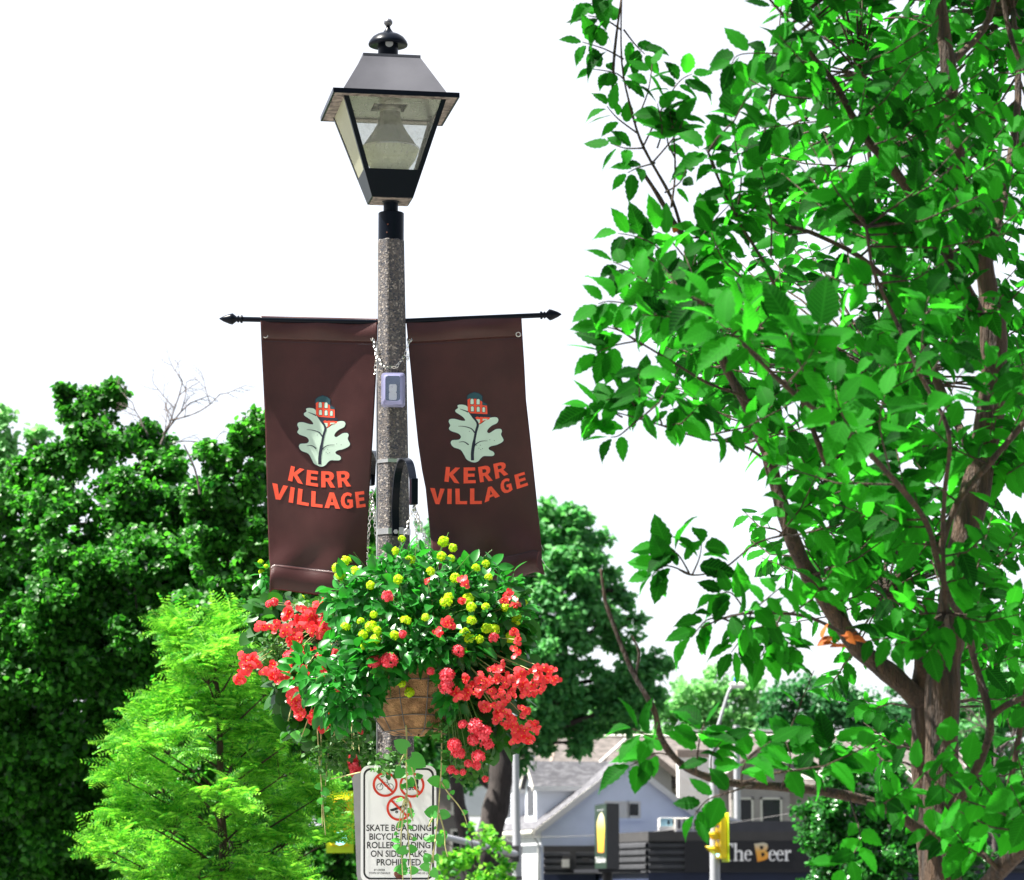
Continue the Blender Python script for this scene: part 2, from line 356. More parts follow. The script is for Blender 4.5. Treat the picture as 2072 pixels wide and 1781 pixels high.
for zx, zy in ((648, 1612), (655, 1556)): b = MB(); b.lathe(P(*Z1(zx, zy), Y0-91*k), [(5*k, -4*k), (6*k, 4*k)], 8, M=Matrix.Rotation(R(90), 3, 'X')); b.build('set_screw', M_rust, lamp)
b = MB(); c = cz(1475, 675); h = (1475-1392)*k
b.lathe(c, [(52*k, -.01), (52*k, h*.8), (66*k, h*.97), (70*k, h+.004)], 24); b.build('lantern_neck', M_black, lamp, smooth=True)
RZ = Matrix.Rotation(R(9.5), 3, 'Z')
LC = cz(760, 663); LC.y = Y0
def sq(h, a, da=1.0):       # square ring of half-size a (Z1 px) at height zy -> four points, CCW from front left
    z = cz(h).z; cx = LC.x+(h-760)*k*(12/637.)      # follows the small lean
    return [Vector((cx, Y0, z))+RZ @ Vector((sx*a*k, sy*a*k*.95, 0)) for sx, sy in ((-1, -1), (1, -1), (1, 1), (-1, 1))]
def ring(b, o1, i1, o2, i2):    # square frame between outer/inner rings
    n = len(b.v); b.add(o1+i1+o2+i2, [])
    for j in range(4):
        q = (j+1) % 4
        b.add([], []); s0 = n
        b.f += [(s0+j, s0+q, s0+8+q, s0+8+j), (s0+4+q, s0+4+j, s0+12+j, s0+12+q), (s0+q, s0+j, s0+4+j, s0+4+q), (s0+8+j, s0+8+q, s0+12+q, s0+12+j)]; b.mi += [b.m]*4
EH = 445
b = MB(); ring(b, sq(760, EH), sq(760, EH-14), sq(728, EH), sq(728, EH-14)); b.build('eave_band', M_black, lamp)
b = MB(); ring(b, sq(758, EH-14), sq(758, 352), sq(752, EH-14), sq(752, 352)); b.build('eave_soffit', M_under, lamp)
b = MB(); o = sq(742, EH-62); t = sq(440, 203); ii = sq(742, EH-70); tt = sq(452, 196)
ring(b, o, ii, t, tt); b.build('lantern_roof', M_roofmetal, lamp)
b = MB(); ring(b, sq(742, EH-2), sq(742, EH-66), sq(736, EH-2), sq(736, EH-66)); b.build('roof_flange', M_black, lamp)
b = MB(); b.hexa(sq(440, 205), sq(424, 205)); b.build('roof_cap_plate', M_roofmetal, lamp)
TB, TH = 745, 1397; ea, eb = 362, 146
def half(h): return ea+(eb-ea)*(h-760)/(TH-760)
HG = 1215
b = MB(); b.hexa(sq(TH, eb), sq(HG, half(HG))); b.build('lantern_base_tray', M_black, lamp, bevel=.002)
b = MB(); b.hexa(sq(TH+3, eb-10), sq(TH+.5, eb-10)); b.build('tray_underside', M_under, lamp)
b = MB()
w0 = 40; top = sq(757, ea); bot = sq(HG, half(HG))
for j in range(4):
    b = MB(); p_, n_ = (j-1) % 4, (j+1) % 4
    def cor(rg, wd, rg_half):
        c = rg[j]; e1 = (rg[n_]-c).normalized()*wd*k; e2 = (rg[p_]-c).normalized()*wd*k
        return c, c+e1, c+e1*.5+e2*.5, c+e2
    b.hexa(cor(bot, w0*.9, 0), cor(top, w0*.9, 0)); b.build('corner_bar', M_black, lamp)
for j, (nm, m, lb) in enumerate((('glass_pane', M_glass, None), ('glass_pane', M_glass, None), ('glass_pane', M_glass, None), ('glass_pane', M_milky, 'milky yellowed pane on the left side'))):
    q = (j+1) % 4; ti, bi, to, bo = sq(757, ea-10), sq(HG, half(HG)-10), sq(757, ea-6), sq(HG, half(HG)-6)
    b = MB(); b.hexa([bi[j], bi[q], ti[q], ti[j]], [bo[j], bo[q], to[q], to[j]]); g = b.build(nm, m, lamp)
    if lb: g['label'] = lb
b = MB(); ctr = Vector((LC.x, Y0, 0)); zz = lambda h: cz(h, 690).z
ring(b, sq(748, 350), sq(748, 120), sq(736, 350), sq(736, 120)); b.build('inner_reflector_plate', M_steel, lamp)
b = MB(); cc = Vector((LC.x+8*k, Y0, 0)); b.lathe(cc, [(78*k, zz(770)), (78*k, zz(742))], 24); b.lathe(cc, [(70*k, zz(815)), (74*k, zz(772))], 24); b.build('lamp_socket', M_steel, lamp, smooth=True)
b = MB(); b.lathe(cc, [(205*k, zz(1035)), (170*k, zz(985)), (120*k, zz(915)), (88*k, zz(860)), (76*k, zz(815)), (72*k, zz(770))], 40, cap=False); b.build('refractor_cone', M_refl, lamp, smooth='all')
b = MB(); b.lathe(cc, [(30*k, zz(1200)), (130*k, zz(1175)), (180*k, zz(1110)), (205*k, zz(1050)), (208*k, zz(1035))], 40, cap=False); b.build('refractor_bowl', M_bowl, lamp, smooth='all')
b = MB(); b.lathe(cc, [(210*k, zz(1038)), (212*k, zz(1030)), (208*k, zz(1026))], 40, cap=False); b.build('refractor_rim', M_steel, lamp, smooth='all')
# chimney vent, dome cap, finial
vc = Vector((cz(430, 656).x, Y0, 0))
zv = lambda h: cz(h, 656).z
b = MB(); b.lathe(vc, [(72*k, zv(430)), (72*k, zv(300))], 28); b.build('vent_neck', M_black, lamp, smooth=True)
b = MB(); b.lathe(vc, [(60*k, zv(306)), (138*k, zv(318)), (141*k, zv(308)), (134*k, zv(290)), (112*k, zv(262)), (82*k, zv(243)), (50*k, zv(238)), (34*k, zv(222)), (18*k, zv(200)), (12*k, zv(176))], 40); b.build('vent_cap', M_black, lamp, smooth='all')
b = MB(); b.lathe(vc-Vector((0, 0, 0)), [(4*k, zv(184)), (18*k, zv(180)), (30*k, zv(166)), (31*k, zv(152)), (22*k, zv(136)), (5*k, zv(130))], 20); b.build('finial_ball', M_roofmetal, lamp, smooth='all')
b = MB(); q = P(*Z1(665, 300), Y0-72*k); b.lathe(q, [(1*k, 3*k), (26*k, 2*k), (28*k, -1*k)], 20, M=Matrix.Rotation(R(90), 3, 'X')); b.build('photocell_eye', M_galv, lamp, smooth=True)

# steel bands, outlet box
def band(name, y, h):
    c = axis(P(795, y, Y0).z); r = (axr(c.z)+.0025)/math.cos(R(22.5)); vs = []
    for rr in (r, r-.004):
        for z in (-h/2, h/2):
            for j in range(8):
                a = R(22.5+45*j+8); vs.append((c.x+rr*math.cos(a), c.y+rr*math.sin(a), c.z+z))
    b = MB(); b.add(vs, [(j, (j+1) % 8, 8+(j+1) % 8, 8+j) for j in range(8)]+[(8+j, 8+(j+1) % 8, 24+(j+1) % 8, 24+j) for j in range(8)]+[(16+j, 16+(j+1) % 8, (j+1) % 8, j) for j in range(8)])
    b.box((c.x+.03, c.y-axr(c.z)-.005, c.z), (.022, .006, h*1.15)); return b.build(name, M_steel, lamp)
band('steel_band', 936, S(7, 12)); band('steel_band', 1078, S(12, 12))
yb = Y0-axr(3.3)-.001
q = [P(*Z2(x, y), yb) for x, y in ((950, 650), (1088, 650), (1084, 452), (956, 452))]
ob = MB(); ctr = P(796, 791, yb); ob.box(ctr+Vector((0, -.012, 0)), (S(40, 12), .024, S(62, 12)), R(3)); box = ob.build('outlet_box', M_boxin, lamp, bevel=.004)
def rrect(cx, cz_, w_, h_, r, n=5):
    pts = []
    for qx, qz, a0 in ((1, 1, 0), (-1, 1, 90), (-1, -1, 180), (1, -1, 270)):
        for i in range(n+1):
            a = R(a0+90*i/n); pts.append((cx+qx*(w_/2-r)+r*math.cos(a), cz_+qz*(h_/2-r)+r*math.sin(a)))
    return pts
b = MB(); prof = [(1.06, 1.04, 0), (1.06, 1.04, .010), (.90, .92, .014), (.82, .86, .040), (.66, .76, .050)]; W_, H_ = S(46, 12), S(68, 12); N_ = 24; vs = []
for sx, sz, d in prof:
    for x, z in rrect(0, 0, W_*sx, H_*sz, .012): vs.append(ctr+Vector((x, -.012-d, z)))
b.add(vs, [(i*N_+j, i*N_+(j+1) % N_, (i+1)*N_+(j+1) % N_, (i+1)*N_+j) for i in range(4) for j in range(N_)])
cv = b.build('plastic_cover', M_clear, box, Vector((0, 0, 0)), smooth=True)
b = MB(); b.add([ctr+Vector((x*1.005, -.0615, z*1.005)) for x, z in rrect(0, 0, W_*.66, H_*.76, .008)], [tuple(range(N_))[::-1]]); b.build('cover_window', M_clear2, box)
b = MB()
for dz in (-.015, .0155): b.prism([ctr+Vector((x, -.026, z)) for x, z in rrect(-.001, dz-.01, .030, .030, .006)], (0, -.006, 0))
b.build('outlet_socket', M_white, box)
# cable conduit strip down the left side of the pole
b = MB(); b.tube([P(763, y, Y0-.01) for y in (690, 850, 1000, 1200, 1400, 1600)], .0035, 6); b.build('conduit', M_galv, lamp)

# banner rods with spearhead finials
def rod(p0, p1, tip):
    b = MB(); b.tube([p0, p1], S(5.2, 12), 14); r_ = b.build('banner_rod', M_black, lamp, smooth=True)
    d = (tip-p1); L_ = d.length; M = d.to_track_quat('Z', 'Y').to_matrix(); s = S(1, 12)
    b = MB(); b.lathe(p1, [(8*s, -4*s), (8.5*s, -1*s), (5*s, 2*s), (8*s, 5*s), (5*s, 8*s), (12*s, L_*.38), (11*s, L_*.5), (6*s, L_*.8), (1*s, L_)], 12, M=M); b.build('spear_finial', M_black, r_, smooth='all')
rod(P(770, 652, 12), P(487, 646, 12), P(444, 645, 12)); rod(P(812, 650, 12), P(1097, 638, 12), P(1136, 636, 12))
# iron plant brackets (arched flat bars) on both sides of the pole
def flat_path(name, pts, wd, th, parent, m):
    b = MB(); vs = []; pts = [Vector(p) for p in pts]
    sm = []
    for i in range(len(pts)-1):
        for tt_ in range(6):
            u = tt_/6; p0 = pts[max(0, i-1)]; p1 = pts[i]; p2 = pts[i+1]; p3 = pts[min(len(pts)-1, i+2)]
            sm.append(.5*((2*p1)+(p2-p0)*u+(2*p0-5*p1+4*p2-p3)*u*u+(3*p1-p0-3*p2+p3)*u**3))
    sm.append(pts[-1]); side = Vector((.93, .37, 0))
    for i, p in enumerate(sm):
        t = (sm[min(i+1, len(sm)-1)]-sm[max(0, i-1)]).normalized(); n = t.cross(side).normalized()
        vs += [p-side*wd/2-n*th/2, p+side*wd/2-n*th/2, p+side*wd/2+n*th/2, p-side*wd/2+n*th/2]
    kk = len(sm)
    b.add(vs, [(i*4+j, i*4+(j+1) % 4, i*4+4+(j+1) % 4, i*4+4+j) for i in range(kk-1) for j in range(4)]+[(3, 2, 1, 0), (kk*4-4, kk*4-3, kk*4-2, kk*4-1)])
    return b.build(name, m, parent)
HF = P(838, 1008, 11.55); HB = P(752, 985, 12.5)
br = flat_path('plant_bracket', [P(801, 1085, 11.93), P(800, 1020, 11.92), P(805, 960, 11.88), P(815, 930, 11.8), P(828, 935, 11.68), P(835, 965, 11.6), P(837, 1000, 11.55)], S(15, 12), .006, lamp, M_black)
b = MB(); b.lathe(P(801, 1076, 11.915), [(S(5, 12), 0), (S(5, 12), -.006)], 6, M=Matrix.Rotation(R(-90), 3, 'X')); b.build('bolt', M_steel, br)
b = MB(); b.box(P(837, 995, 11.545), (S(14, 12), .03, S(52, 12)), R(20)); b.build('hook_plate', M_black, br, bevel=.003)
br2 = flat_path('plant_bracket', [P(785, 1085, 12.07), P(781, 1020, 12.08), P(772, 950, 12.14), P(762, 915, 12.26), P(755, 925, 12.38), P(752, 975, 12.5)], S(15, 12), .006, lamp, M_black)
b = MB(); b.box(P(753, 962, 12.48), (S(9, 12), .03, S(44, 12)), R(20)); b.build('hook_plate', M_black, br2, bevel=.003)

# chain links
def chain(b, p0, p1, sag=0, ll=.020, r=.0017, wd=.0055):
    p0, p1 = Vector(p0), Vector(p1); n = max(2, int((p1-p0).length*(1+sag)/(ll*.78)))
    pts = [p0.lerp(p1, i/n)-Vector((0, 0, sag*4*(i/n)*(1-i/n)*(p1-p0).length)) for i in range(n+1)]
    for i in range(n):
        c = (pts[i]+pts[i+1])/2; d = (pts[i+1]-pts[i]).normalized(); o = d.orthogonal().normalized(); o = Matrix.Rotation(R(90*(i % 2)+i*7), 3, d) @ o
        ring_ = [c+d*(ll/2*math.cos(a))+o*(wd*math.sin(a)) for a in [math.pi*2*j/8 for j in range(8)]]
        nn = d.cross(o); vs = []
        for j, p in enumerate(ring_):
            ou = (p-c).normalized(); vs += [p+ou*r, p+nn*r, p-ou*r, p-nn*r]
        b.add(vs, [(j*4+q_, ((j+1) % 8)*4+q_, ((j+1) % 8)*4+(q_+1) % 4, j*4+(q_+1) % 4) for j in range(8) for q_ in range(4)])
g1, g2 = Z2(905, 255), Z3(242, 262)
b = MB(); yc = 12-axr(3.5)-.012
a0, a1 = P(*g1, 11.975), P(*g2, 11.975); m0, m1 = P(*Z2(925, 360), 11.95), P(*Z2(1085, 350), 11.95)
chain(b, a0, m0); chain(b, m0, P(*Z2(965, 415), yc)); chain(b, P(*Z2(965, 415), yc), P(*Z2(1035, 418), yc)); chain(b, P(*Z2(1035, 418), yc), m1); chain(b, m1, a1); chain(b, m0, P(*Z2(915, 455), 11.95)); chain(b, m1+Vector((.012, 0, 0)), P(*Z2(1100, 375), 11.95))
tag(b.build('steel_chain', M_steel, None, a0, smooth=True), 'thin steel chain looped across the concrete post tying the two brown banners together', 'chain')

# ------------------------------------------------------------ banners
ZL = zc(740, 1240, 7.674)
def interp(tab, y): return float(np.interp(y, [a[1] for a in tab], [a[0] for a in tab]))
def wave_l(x, y):
    u = (x-530)/220; v = (y-640)/550
    w_ = .018*math.sin(u*4.2+.6)*v+.018*math.sin(3*u+4*v)*.6+.011*math.exp(-((v-.80)/.12)**2)*math.sin(u*6.0+.8)*.8
    w_ += .012*.5*math.exp(-((v-.9)/.05)**2)*math.sin(u*13+v*9)+.008*math.exp(-((v-.62)/.2)**2)*math.sin(u*7-v*6)+.006*math.exp(-((v-.03)/.035)**2)*math.sin(u*9)
    return w_
def wave_r(x, y):
    u = (x-850)/240; v = (y-640)/550
    w_ = .030*math.sin(u*3.4-v*2.3)*v+.016*math.sin(5*u-3*v)*v+.022*math.exp(-((u-.95-.1*(v-.5))/.12)**2)*v
    w_ += .026*math.exp(-((v-.88)/.08)**2)*math.sin(u*8-v*5+2)+.006*math.exp(-((v-.04)/.035)**2)*math.sin(u*8+1)
    return w_
def banner(Z, le, re, top, bot, wave, label, mirror, seam_top, seam_bot, emb):
    """le/re: left and right edges (Z px); the cloth is a sheet at Y=12 with real folds"""
    le = [Z(*p) for p in le]; re = [Z(*p) for p in re]; top = [Z(*p) for p in top]; bot = [Z(*p) for p in bot]
    nu, nv = 64, 130
    yt = lambda x: float(np.interp(x, [a[0] for a in top], [a[1] for a in top])); yb_ = lambda x: float(np.interp(x, [a[0] for a in bot], [a[1] for a in bot]))
    root = thing('banner', P((top[0][0]+top[-1][0])/2, top[0][1], 12), label, 'banner')
    def surf(x, y, off=0): return P(x, y, 12+wave(x, y)+off)
    rows = []
    for i in range(nv+1):
        v = i/nv; row = []
        for j in range(nu+1):
            u = j/nu
            ym = yt(top[0][0]*(1-u)+top[-1][0]*u)*(1-v)+yb_(bot[0][0]*(1-u)+bot[-1][0]*u)*v
            x = interp(le, ym)*(1-u)+interp(re, ym)*u; row.append((x, ym, u, v))
        rows.append(row)
    def grid(v0, v1, off, name, bulge=0, parent=root):
        i0, i1 = int(v0*nv), int(round(v1*nv)); vs = []
        for i in range(i0, i1+1):
            for j in range(nu+1):
                x, y, u, v = rows[i][j]; t = (v-v0)/(v1-v0)
                vs.append(surf(x, y, off-bulge*math.sin(math.pi*min(1, max(0, t)))))
        b = MB(); W1 = nu+1
        b.add(vs, [(i*W1+j, i*W1+j+1, (i+1)*W1+j+1, (i+1)*W1+j) for i in range(i1-i0) for j in range(nu)])
        o = b.build(name, M_vinyl, parent, smooth='all'); s_ = o.modifiers.new('thickness', 'SOLIDIFY'); s_.thickness = .0010; s_.offset = 0
        return o
    grid(0, 1, 0, 'cloth')
    grid(0, seam_top, -.003, 'top_hem', .010); grid(seam_bot, 1, -.003, 'bottom_hem', .011)
    # stitching lines
    for vv in (seam_top, seam_bot):
        b = MB()
        i = int(round(vv*nv))+(1 if vv < .5 else -1)
        for j in range(0, nu, 1):
            x, y, u, v = rows[i][j]; x2, y2, _, _ = rows[i][j+1]
            p0 = surf(x, y, -.0055); p1 = surf(x2, y2, -.0055); b.tube([p0, p0.lerp(p1, .62)], .0007, 5)
        b.build('stitching', M_navy, root)
    return root, surf
def split_tri(tris, mx):
    st = list(tris); outl = []
    while st:
        a, b_, c = st.pop(); e = [(b_-a).length, (c-b_).length, (a-c).length]; m = max(e)
        if m < mx: outl.append((a, b_, c)); continue
        i = e.index(m)
        if i == 0: mm = (a+b_)/2; st += [(a, mm, c), (mm, b_, c)]
        elif i == 1: mm = (b_+c)/2; st += [(a, b_, mm), (a, mm, c)]
        else: mm = (a+c)/2; st += [(a, b_, mm), (mm, b_, c)]
    return outl
def decal(b, loops, fn, off, mx=6):
    """flat printed shape: loops (first outer, then holes) of px pairs, laid on surface fn(x,y,off)"""
    lp = [[Vector((p[0], -p[1], 0)) for p in l] for l in loops]; flat = [q for l in lp for q in l]
    tr = [(flat[a], flat[b_], flat[c]) for a, b_, c in tessellate_polygon(lp)]
    for t in split_tri(tr, mx) if mx else tr:
        vs = [fn(q.x, -q.y, off) for q in t]
        n = (vs[1]-vs[0]).cross(vs[2]-vs[0])
        if n.y > 0: vs.reverse()
        b.add(vs, [(0, 1, 2)])
def stroke(pts, w):
    pts = [Vector((p[0], p[1], 0)) for p in pts]; k_ = len(pts); w = w if hasattr(w, '__len__') else [w]*k_; l, r = [], []
    for i, p in enumerate(pts):
        t = (pts[min(i+1, k_-1)]-pts[max(0, i-1)]).normalized(); n = Vector((-t.y, t.x, 0))*w[min(i, len(w)-1)]/2
        l.append((p+n)[:2]); r.append((p-n)[:2])
    return l+r[::-1]
def smooth_loop(pts, n=4, closed=True):
    o = []; k_ = len(pts); rg = range(k_ if closed else k_-1)
    for i in rg:
        p0, p1, p2, p3 = [np.array(pts[(i+d) % k_] if closed else pts[min(max(i+d, 0), k_-1)], float) for d in (-1, 0, 1, 2)]
        for s_ in range(n):
            u = s_/n; o.append(tuple(.5*((2*p1)+(p2-p0)*u+(2*p0-5*p1+4*p2-p3)*u*u+(3*p1-p0-3*p2+p3)*u**3)))
    if not closed: o.append(tuple(pts[-1]))
    return o
def circ(cx, cy, r, n=32, a0=0, a1=360): return [(cx+r*math.cos(R(a0+(a1-a0)*i/n)), cy+r*math.sin(R(a0+(a1-a0)*i/n))) for i in range(n+(0 if abs(a1-a0) >= 360 else 1))]
GL = {
 'K': [[(0, 0), (0, 1), (.29, 1), (.29, .6), (.66, 1), (1, 1), (.54, .52), (1, 0), (.66, 0), (.29, .42), (.29, 0)]],
 'E': [[(0, 0), (0, 1), (1, 1), (1, .8), (.36, .8), (.36, .61), (.92, .61), (.92, .41), (.36, .41), (.36, .2), (1, .2), (1, 0)]],
 'R': [[(0, 0), (0, 1), (.58, 1), (.8, .95), (.93, .84), (.95, .7), (.88, .54), (.7, .43), (1, 0), (.66, 0), (.42, .37), (.31, .37), (.31, 0)], [(.31, .57), (.31, .8), (.52, .8), (.61, .74), (.61, .63), (.52, .57)]],
 'V': [[(0, 1), (.33, 1), (.52, .33), (.7, 1), (1, 1), (.67, 0), (.35, 0)]],
 'I': [[(0, 0), (0, 1), (1, 1), (1, 0)]],
 'L': [[(0, 0), (0, 1), (.37, 1), (.37, .2), (1, .2), (1, 0)]],
 'A': [[(0, 0), (.34, 1), (.66, 1), (1, 0), (.7, 0), (.64, .2), (.36, .2), (.3, 0)], [(.42, .39), (.58, .39), (.5, .7)]],
 'G': [[(.97, .88), (.8, .97), (.55, 1.0), (.25, .92), (.06, .72), (0, .48), (.06, .24), (.24, .06), (.52, 0), (.8, .03), (1, .1), (1, .56), (.55, .56), (.55, .38), (.7, .38), (.7, .21), (.54, .19), (.4, .26), (.33, .4), (.33, .6), (.42, .75), (.58, .81), (.74, .78), (.86, .71)]]}
def quadmap(q, u, v):      # q: bl, br, tr, tl
    bl, br_, tr, tl = q
    return ((bl[0]*(1-u)+br_[0]*u)*(1-v)+(tl[0]*(1-u)+tr[0]*u)*v, (bl[1]*(1-u)+br_[1]*u)*(1-v)+(tl[1]*(1-u)+tr[1]*u)*v)
EMB_OUT = [(610, 978), (575, 963), (560, 938), (540, 905), (503, 890), (487, 868), (495, 850), (530, 847), (543, 832), (530, 812), (490, 797), (478, 782), (486, 765), (478, 745), (484, 730), (510, 728), (545, 738), (568, 738), (556, 718), (532, 700), (518, 690), (515, 678), (530, 666), (527, 652), (545, 647), (572, 652), (590, 672), (598, 700), (622, 728), (637, 760), (655, 757), (680, 738), (705, 724), (738, 722), (749, 737), (740, 756), (715, 768), (695, 785), (686, 803), (697, 812), (715, 802), (735, 790), (760, 789), (767, 802), (762, 822), (775, 850), (765, 866), (735, 880), (708, 886), (693, 896), (698, 908), (716, 917), (724, 930), (716, 942), (690, 943), (665, 943), (648, 956), (634, 972)]
def emblem(root, surf, tf):
    """tf maps the traced emblem coordinates to px on this banner"""
    lay = [[], [], [], [], [], []]
    F = lambda l: [tf(*p) for p in l]
    cen = (628, 840)
    outl = smooth_loop(EMB_OUT, 3)
    n_ = len(outl); big = []
    for i in range(n_):
        a = np.array(outl[i-1]); c_ = np.array(outl[(i+1) % n_]); t = c_-a; t = t/(np.hypot(*t)+1e-9); big.append(tuple(np.array(outl[i])+np.array((-t[1], t[0]))*-3.2))
    area = sum(outl[i-1][0]*outl[i][1]-outl[i][0]*outl[i-1][1] for i in range(n_))
    if area < 0: big = [tuple(2*np.array(outl[i])-np.array(big[i])) for i in range(n_)]
    o1 = MB(); decal(o1, [F(big)], surf, -.0014)
    decal(o1, [F([(577, 618), (578, 596), (594, 583), (620, 574), (648, 582), (666, 598), (667, 628), (690, 644), (694, 700), (708, 712), (706, 735), (655, 770), (622, 740), (592, 700), (581, 690)])], surf, -.0014)
    o1.build('emblem_outline', M_navy, root)
    o2 = MB(); decal(o2, [F([(582, 612), (662, 618), (662, 648), (688, 654), (690, 703), (594, 697), (583, 688)])], surf, -.0018)
    decal(o2, [F([(612, 716), (704, 722), (700, 732), (668, 742), (650, 757), (638, 762), (626, 738)])], surf, -.0018)
    o2.build('emblem_building', M_red, root)
    o3 = MB(); decal(o3, [F([(582, 598), (596, 586), (621, 578), (646, 586), (662, 600), (662, 632), (640, 618), (625, 612), (610, 616), (597, 612), (582, 620)])], surf, -.0021)
    decal(o3, [F([(662, 634), (686, 647), (687, 655), (662, 652)])], surf, -.0021); o3.build('emblem_roof', M_teal, root)
    o4 = MB(); decal(o4, [F([(598, 700), (704, 704), (706, 716)]+[(700-i*11, 722 if i % 2 else 715) for i in range(8)]+[(612, 716)])], surf, -.0020)
    win = [(607, 630, 17, 30), (640, 632, 17, 30), (608, 672, 16, 28), (640, 675, 16, 28), (670, 677, 14, 28)]
    for x, y, w_, h_ in win: decal(o4, [F([(x-w_/2-2.5, y+h_/2+2.5), (x-w_/2-2.5, y-h_/4)]+[(x+(w_/2+2.5)*math.cos(R(a)), y-h_/4-(w_/2+3)*math.sin(R(a))) for a in range(180, -1, -30)][1:-1]+[(x+w_/2+2.5, y-h_/4), (x+w_/2+2.5, y+h_/2+2.5)])], surf, -.0020)
    o4.build('emblem_windows_border', M_navy, root)
    o5 = MB()
    for x, y, w_, h_ in win: decal(o5, [F([(x-w_/2, y+h_/2), (x-w_/2, y-h_/4)]+[(x+(w_/2)*math.cos(R(a)), y-h_/4-(w_/2)*math.sin(R(a))) for a in range(180, -1, -30)][1:-1]+[(x+w_/2, y-h_/4), (x+w_/2, y+h_/2)])], surf, -.0023)
    decal(o5, [F(outl)], surf, -.0017); decal(o5, [F([(626, 732), (648, 732), (648, 752), (640, 757)])], surf, -.0023); decal(o5, [F([(662, 740), (664, 730), (690, 730), (684, 736)])], surf, -.0023)
    o5.build('emblem_leaf', M_cream, root)
    o6 = MB()
    decal(o6, [F(stroke(smooth_loop([(604, 966), (604, 930), (608, 895), (616, 850), (626, 800), (636, 765), (628, 740), (605, 712), (588, 690)], 3, False), [17]*9+[13]*8+[12]*4+[8, 6, 4, 3, 2]))], surf, -.0023)
    for pl in ([(530, 770), (562, 772), (600, 785), (618, 808)], [(531, 861), (560, 860), (584, 877)], [(688, 856), (652, 858), (624, 874), (608, 900)], [(540, 672), (562, 680), (585, 690)]):
        sm = smooth_loop(pl, 4, False); decal(o6, [F(stroke(sm, [2+6*i/len(sm) for i in range(len(sm))]))], surf, -.0023)
    for x, y in ((650, 905), (640, 897), (628, 880), (725, 855), (700, 850), (590, 800), (660, 900), (648, 880)): decal(o6, [F(circ(x, y, 2.2, 8))], surf, -.0023)
    o6.build('emblem_veins', M_navy, root)
def letters(root, surf, word, quads, Z, name):
    b = MB()
    for ch, q in zip(word, quads):
        q = [Z(*p) for p in q]; decal(b, [[quadmap(q, u, v) for u, v in lp] for lp in GL[ch]], surf, -.0015)
    b.build(name, M_red, root)
def grommet(root, surf, pts):
    for x, y in pts:
        c = surf(x, y, -.006); b = MB(); b.lathe(c, [(S(3.2, 12), 0), (S(4, 12), .003), (S(5.6, 12), .002), (S(6, 12), -.002)], 16, M=Matrix.Rotation(R(90), 3, 'X'), cap=False)
        b.build('grommet', M_steel, root, smooth='all')
        b = MB(); b.lathe(c+Vector((0, .002, 0)), [(.0005, 0), (S(3.6, 12), 0)], 16, M=Matrix.Rotation(R(90), 3, 'X')); b.build('grommet_hole', M_white, root)

rl, sl = banner(Z2, [(268, 128), (275, 300), (288, 560), (298, 800), (304, 1050), (311, 1300), (318, 1500), (325, 1560), (318, 1695)],
    [(930, 143), (929, 300), (921, 500), (905, 800), (886, 1100), (875, 1300), (868, 1500), (866, 1740)],
    [(268, 128), (600, 136), (930, 143)], [(318, 1692), (340, 1672), (420, 1680), (560, 1700), (700, 1716), (866, 1722)], wave_l,
    'brown banner hanging left of the lamp post, its lower edge behind the yellow flowers', False, .088, .912, None)
letters(rl, sl, 'KERR', [[(345, 538), (662, 618), (690, 306), (410, 232)], [(722, 633), (975, 672), (978, 345), (746, 318)], [(1043, 682), (1335, 690), (1320, 352), (1040, 345)], [(1398, 688), (1668, 660), (1640, 335), (1362, 348)]], ZL, 'word_on_cloth')
letters(rl, sl, 'VILLAGE', [[(-18, 922), (290, 958), (348, 657), (18, 592)], [(358, 995), (452, 1012), (490, 690), (402, 672)], [(532, 1033), (778, 1077), (812, 752), (562, 705)], [(830, 1082), (1068, 1110), (1080, 786), (838, 757)], [(1112, 1112), (1435, 1133), (1405, 797), (1122, 782)], [(1455, 1135), (1715, 1128), (1690, 785), (1448, 788)], [(1783, 1118), (1975, 1090), (1937, 760), (1747, 782)]], ZL, 'word_on_cloth')
emblem(rl, sl, lambda x, y: Z2(x, y))
grommet(rl, sl, [Z2(298, 238), Z2(905, 255)])
rr, sr = banner(Z3, [(222, 153), (232, 260), (245, 400), (268, 640), (290, 850), (312, 1000), (332, 1100), (352, 1300), (366, 1450), (385, 1640)],
    [(873, 118), (880, 240), (890, 400), (900, 600), (922, 800), (943, 1000), (964, 1200), (980, 1350), (988, 1440), (990, 1520), (1004, 1588)],
    [(222, 153), (560, 136), (873, 118)], [(385, 1650), (560, 1640), (740, 1620), (880, 1596), (960, 1574), (1004, 1590)], wave_r,
    'brown banner hanging right of the lamp post, its lower corner curled and frayed', True, .085, .92, None)
letters(rr, sr, 'KERR', [[(438, 1063), (524, 1074), (528, 985), (447, 980)], [(547, 1074), (616, 1072), (612, 983), (547, 984)], [(640, 1068), (712, 1058), (697, 968), (628, 982)], [(728, 1050), (800, 1022), (784, 948), (714, 964)]], Z3, 'word_on_cloth')
letters(rr, sr, 'VILLAGE', [[(365, 1190), (432, 1192), (440, 1104), (357, 1099)], [(454, 1190), (479, 1190), (480, 1104), (456, 1104)], [(502, 1191), (567, 1191), (566, 1103), (500, 1103)], [(583, 1191), (650, 1190), (650, 1101), (583, 1102)], [(665, 1182), (752, 1146), (725, 1084), (664, 1100)], [(764, 1138), (826, 1116), (806, 1038), (748, 1058)], [(848, 1106), (912, 1084), (890, 1008), (833, 1026)]], Z3, 'word_on_cloth')
def tfr(x, y):        # emblem on the right banner: similarity from the left one
    a = R(-2.5); dx, dy = (x-628)*1.035, (y-778)*.99
    return Z3(619+dx*math.cos(a)-dy*math.sin(a)*.4, 757+dy*math.cos(a)+dx*math.sin(a)*.3)
emblem(rr, sr, tfr)
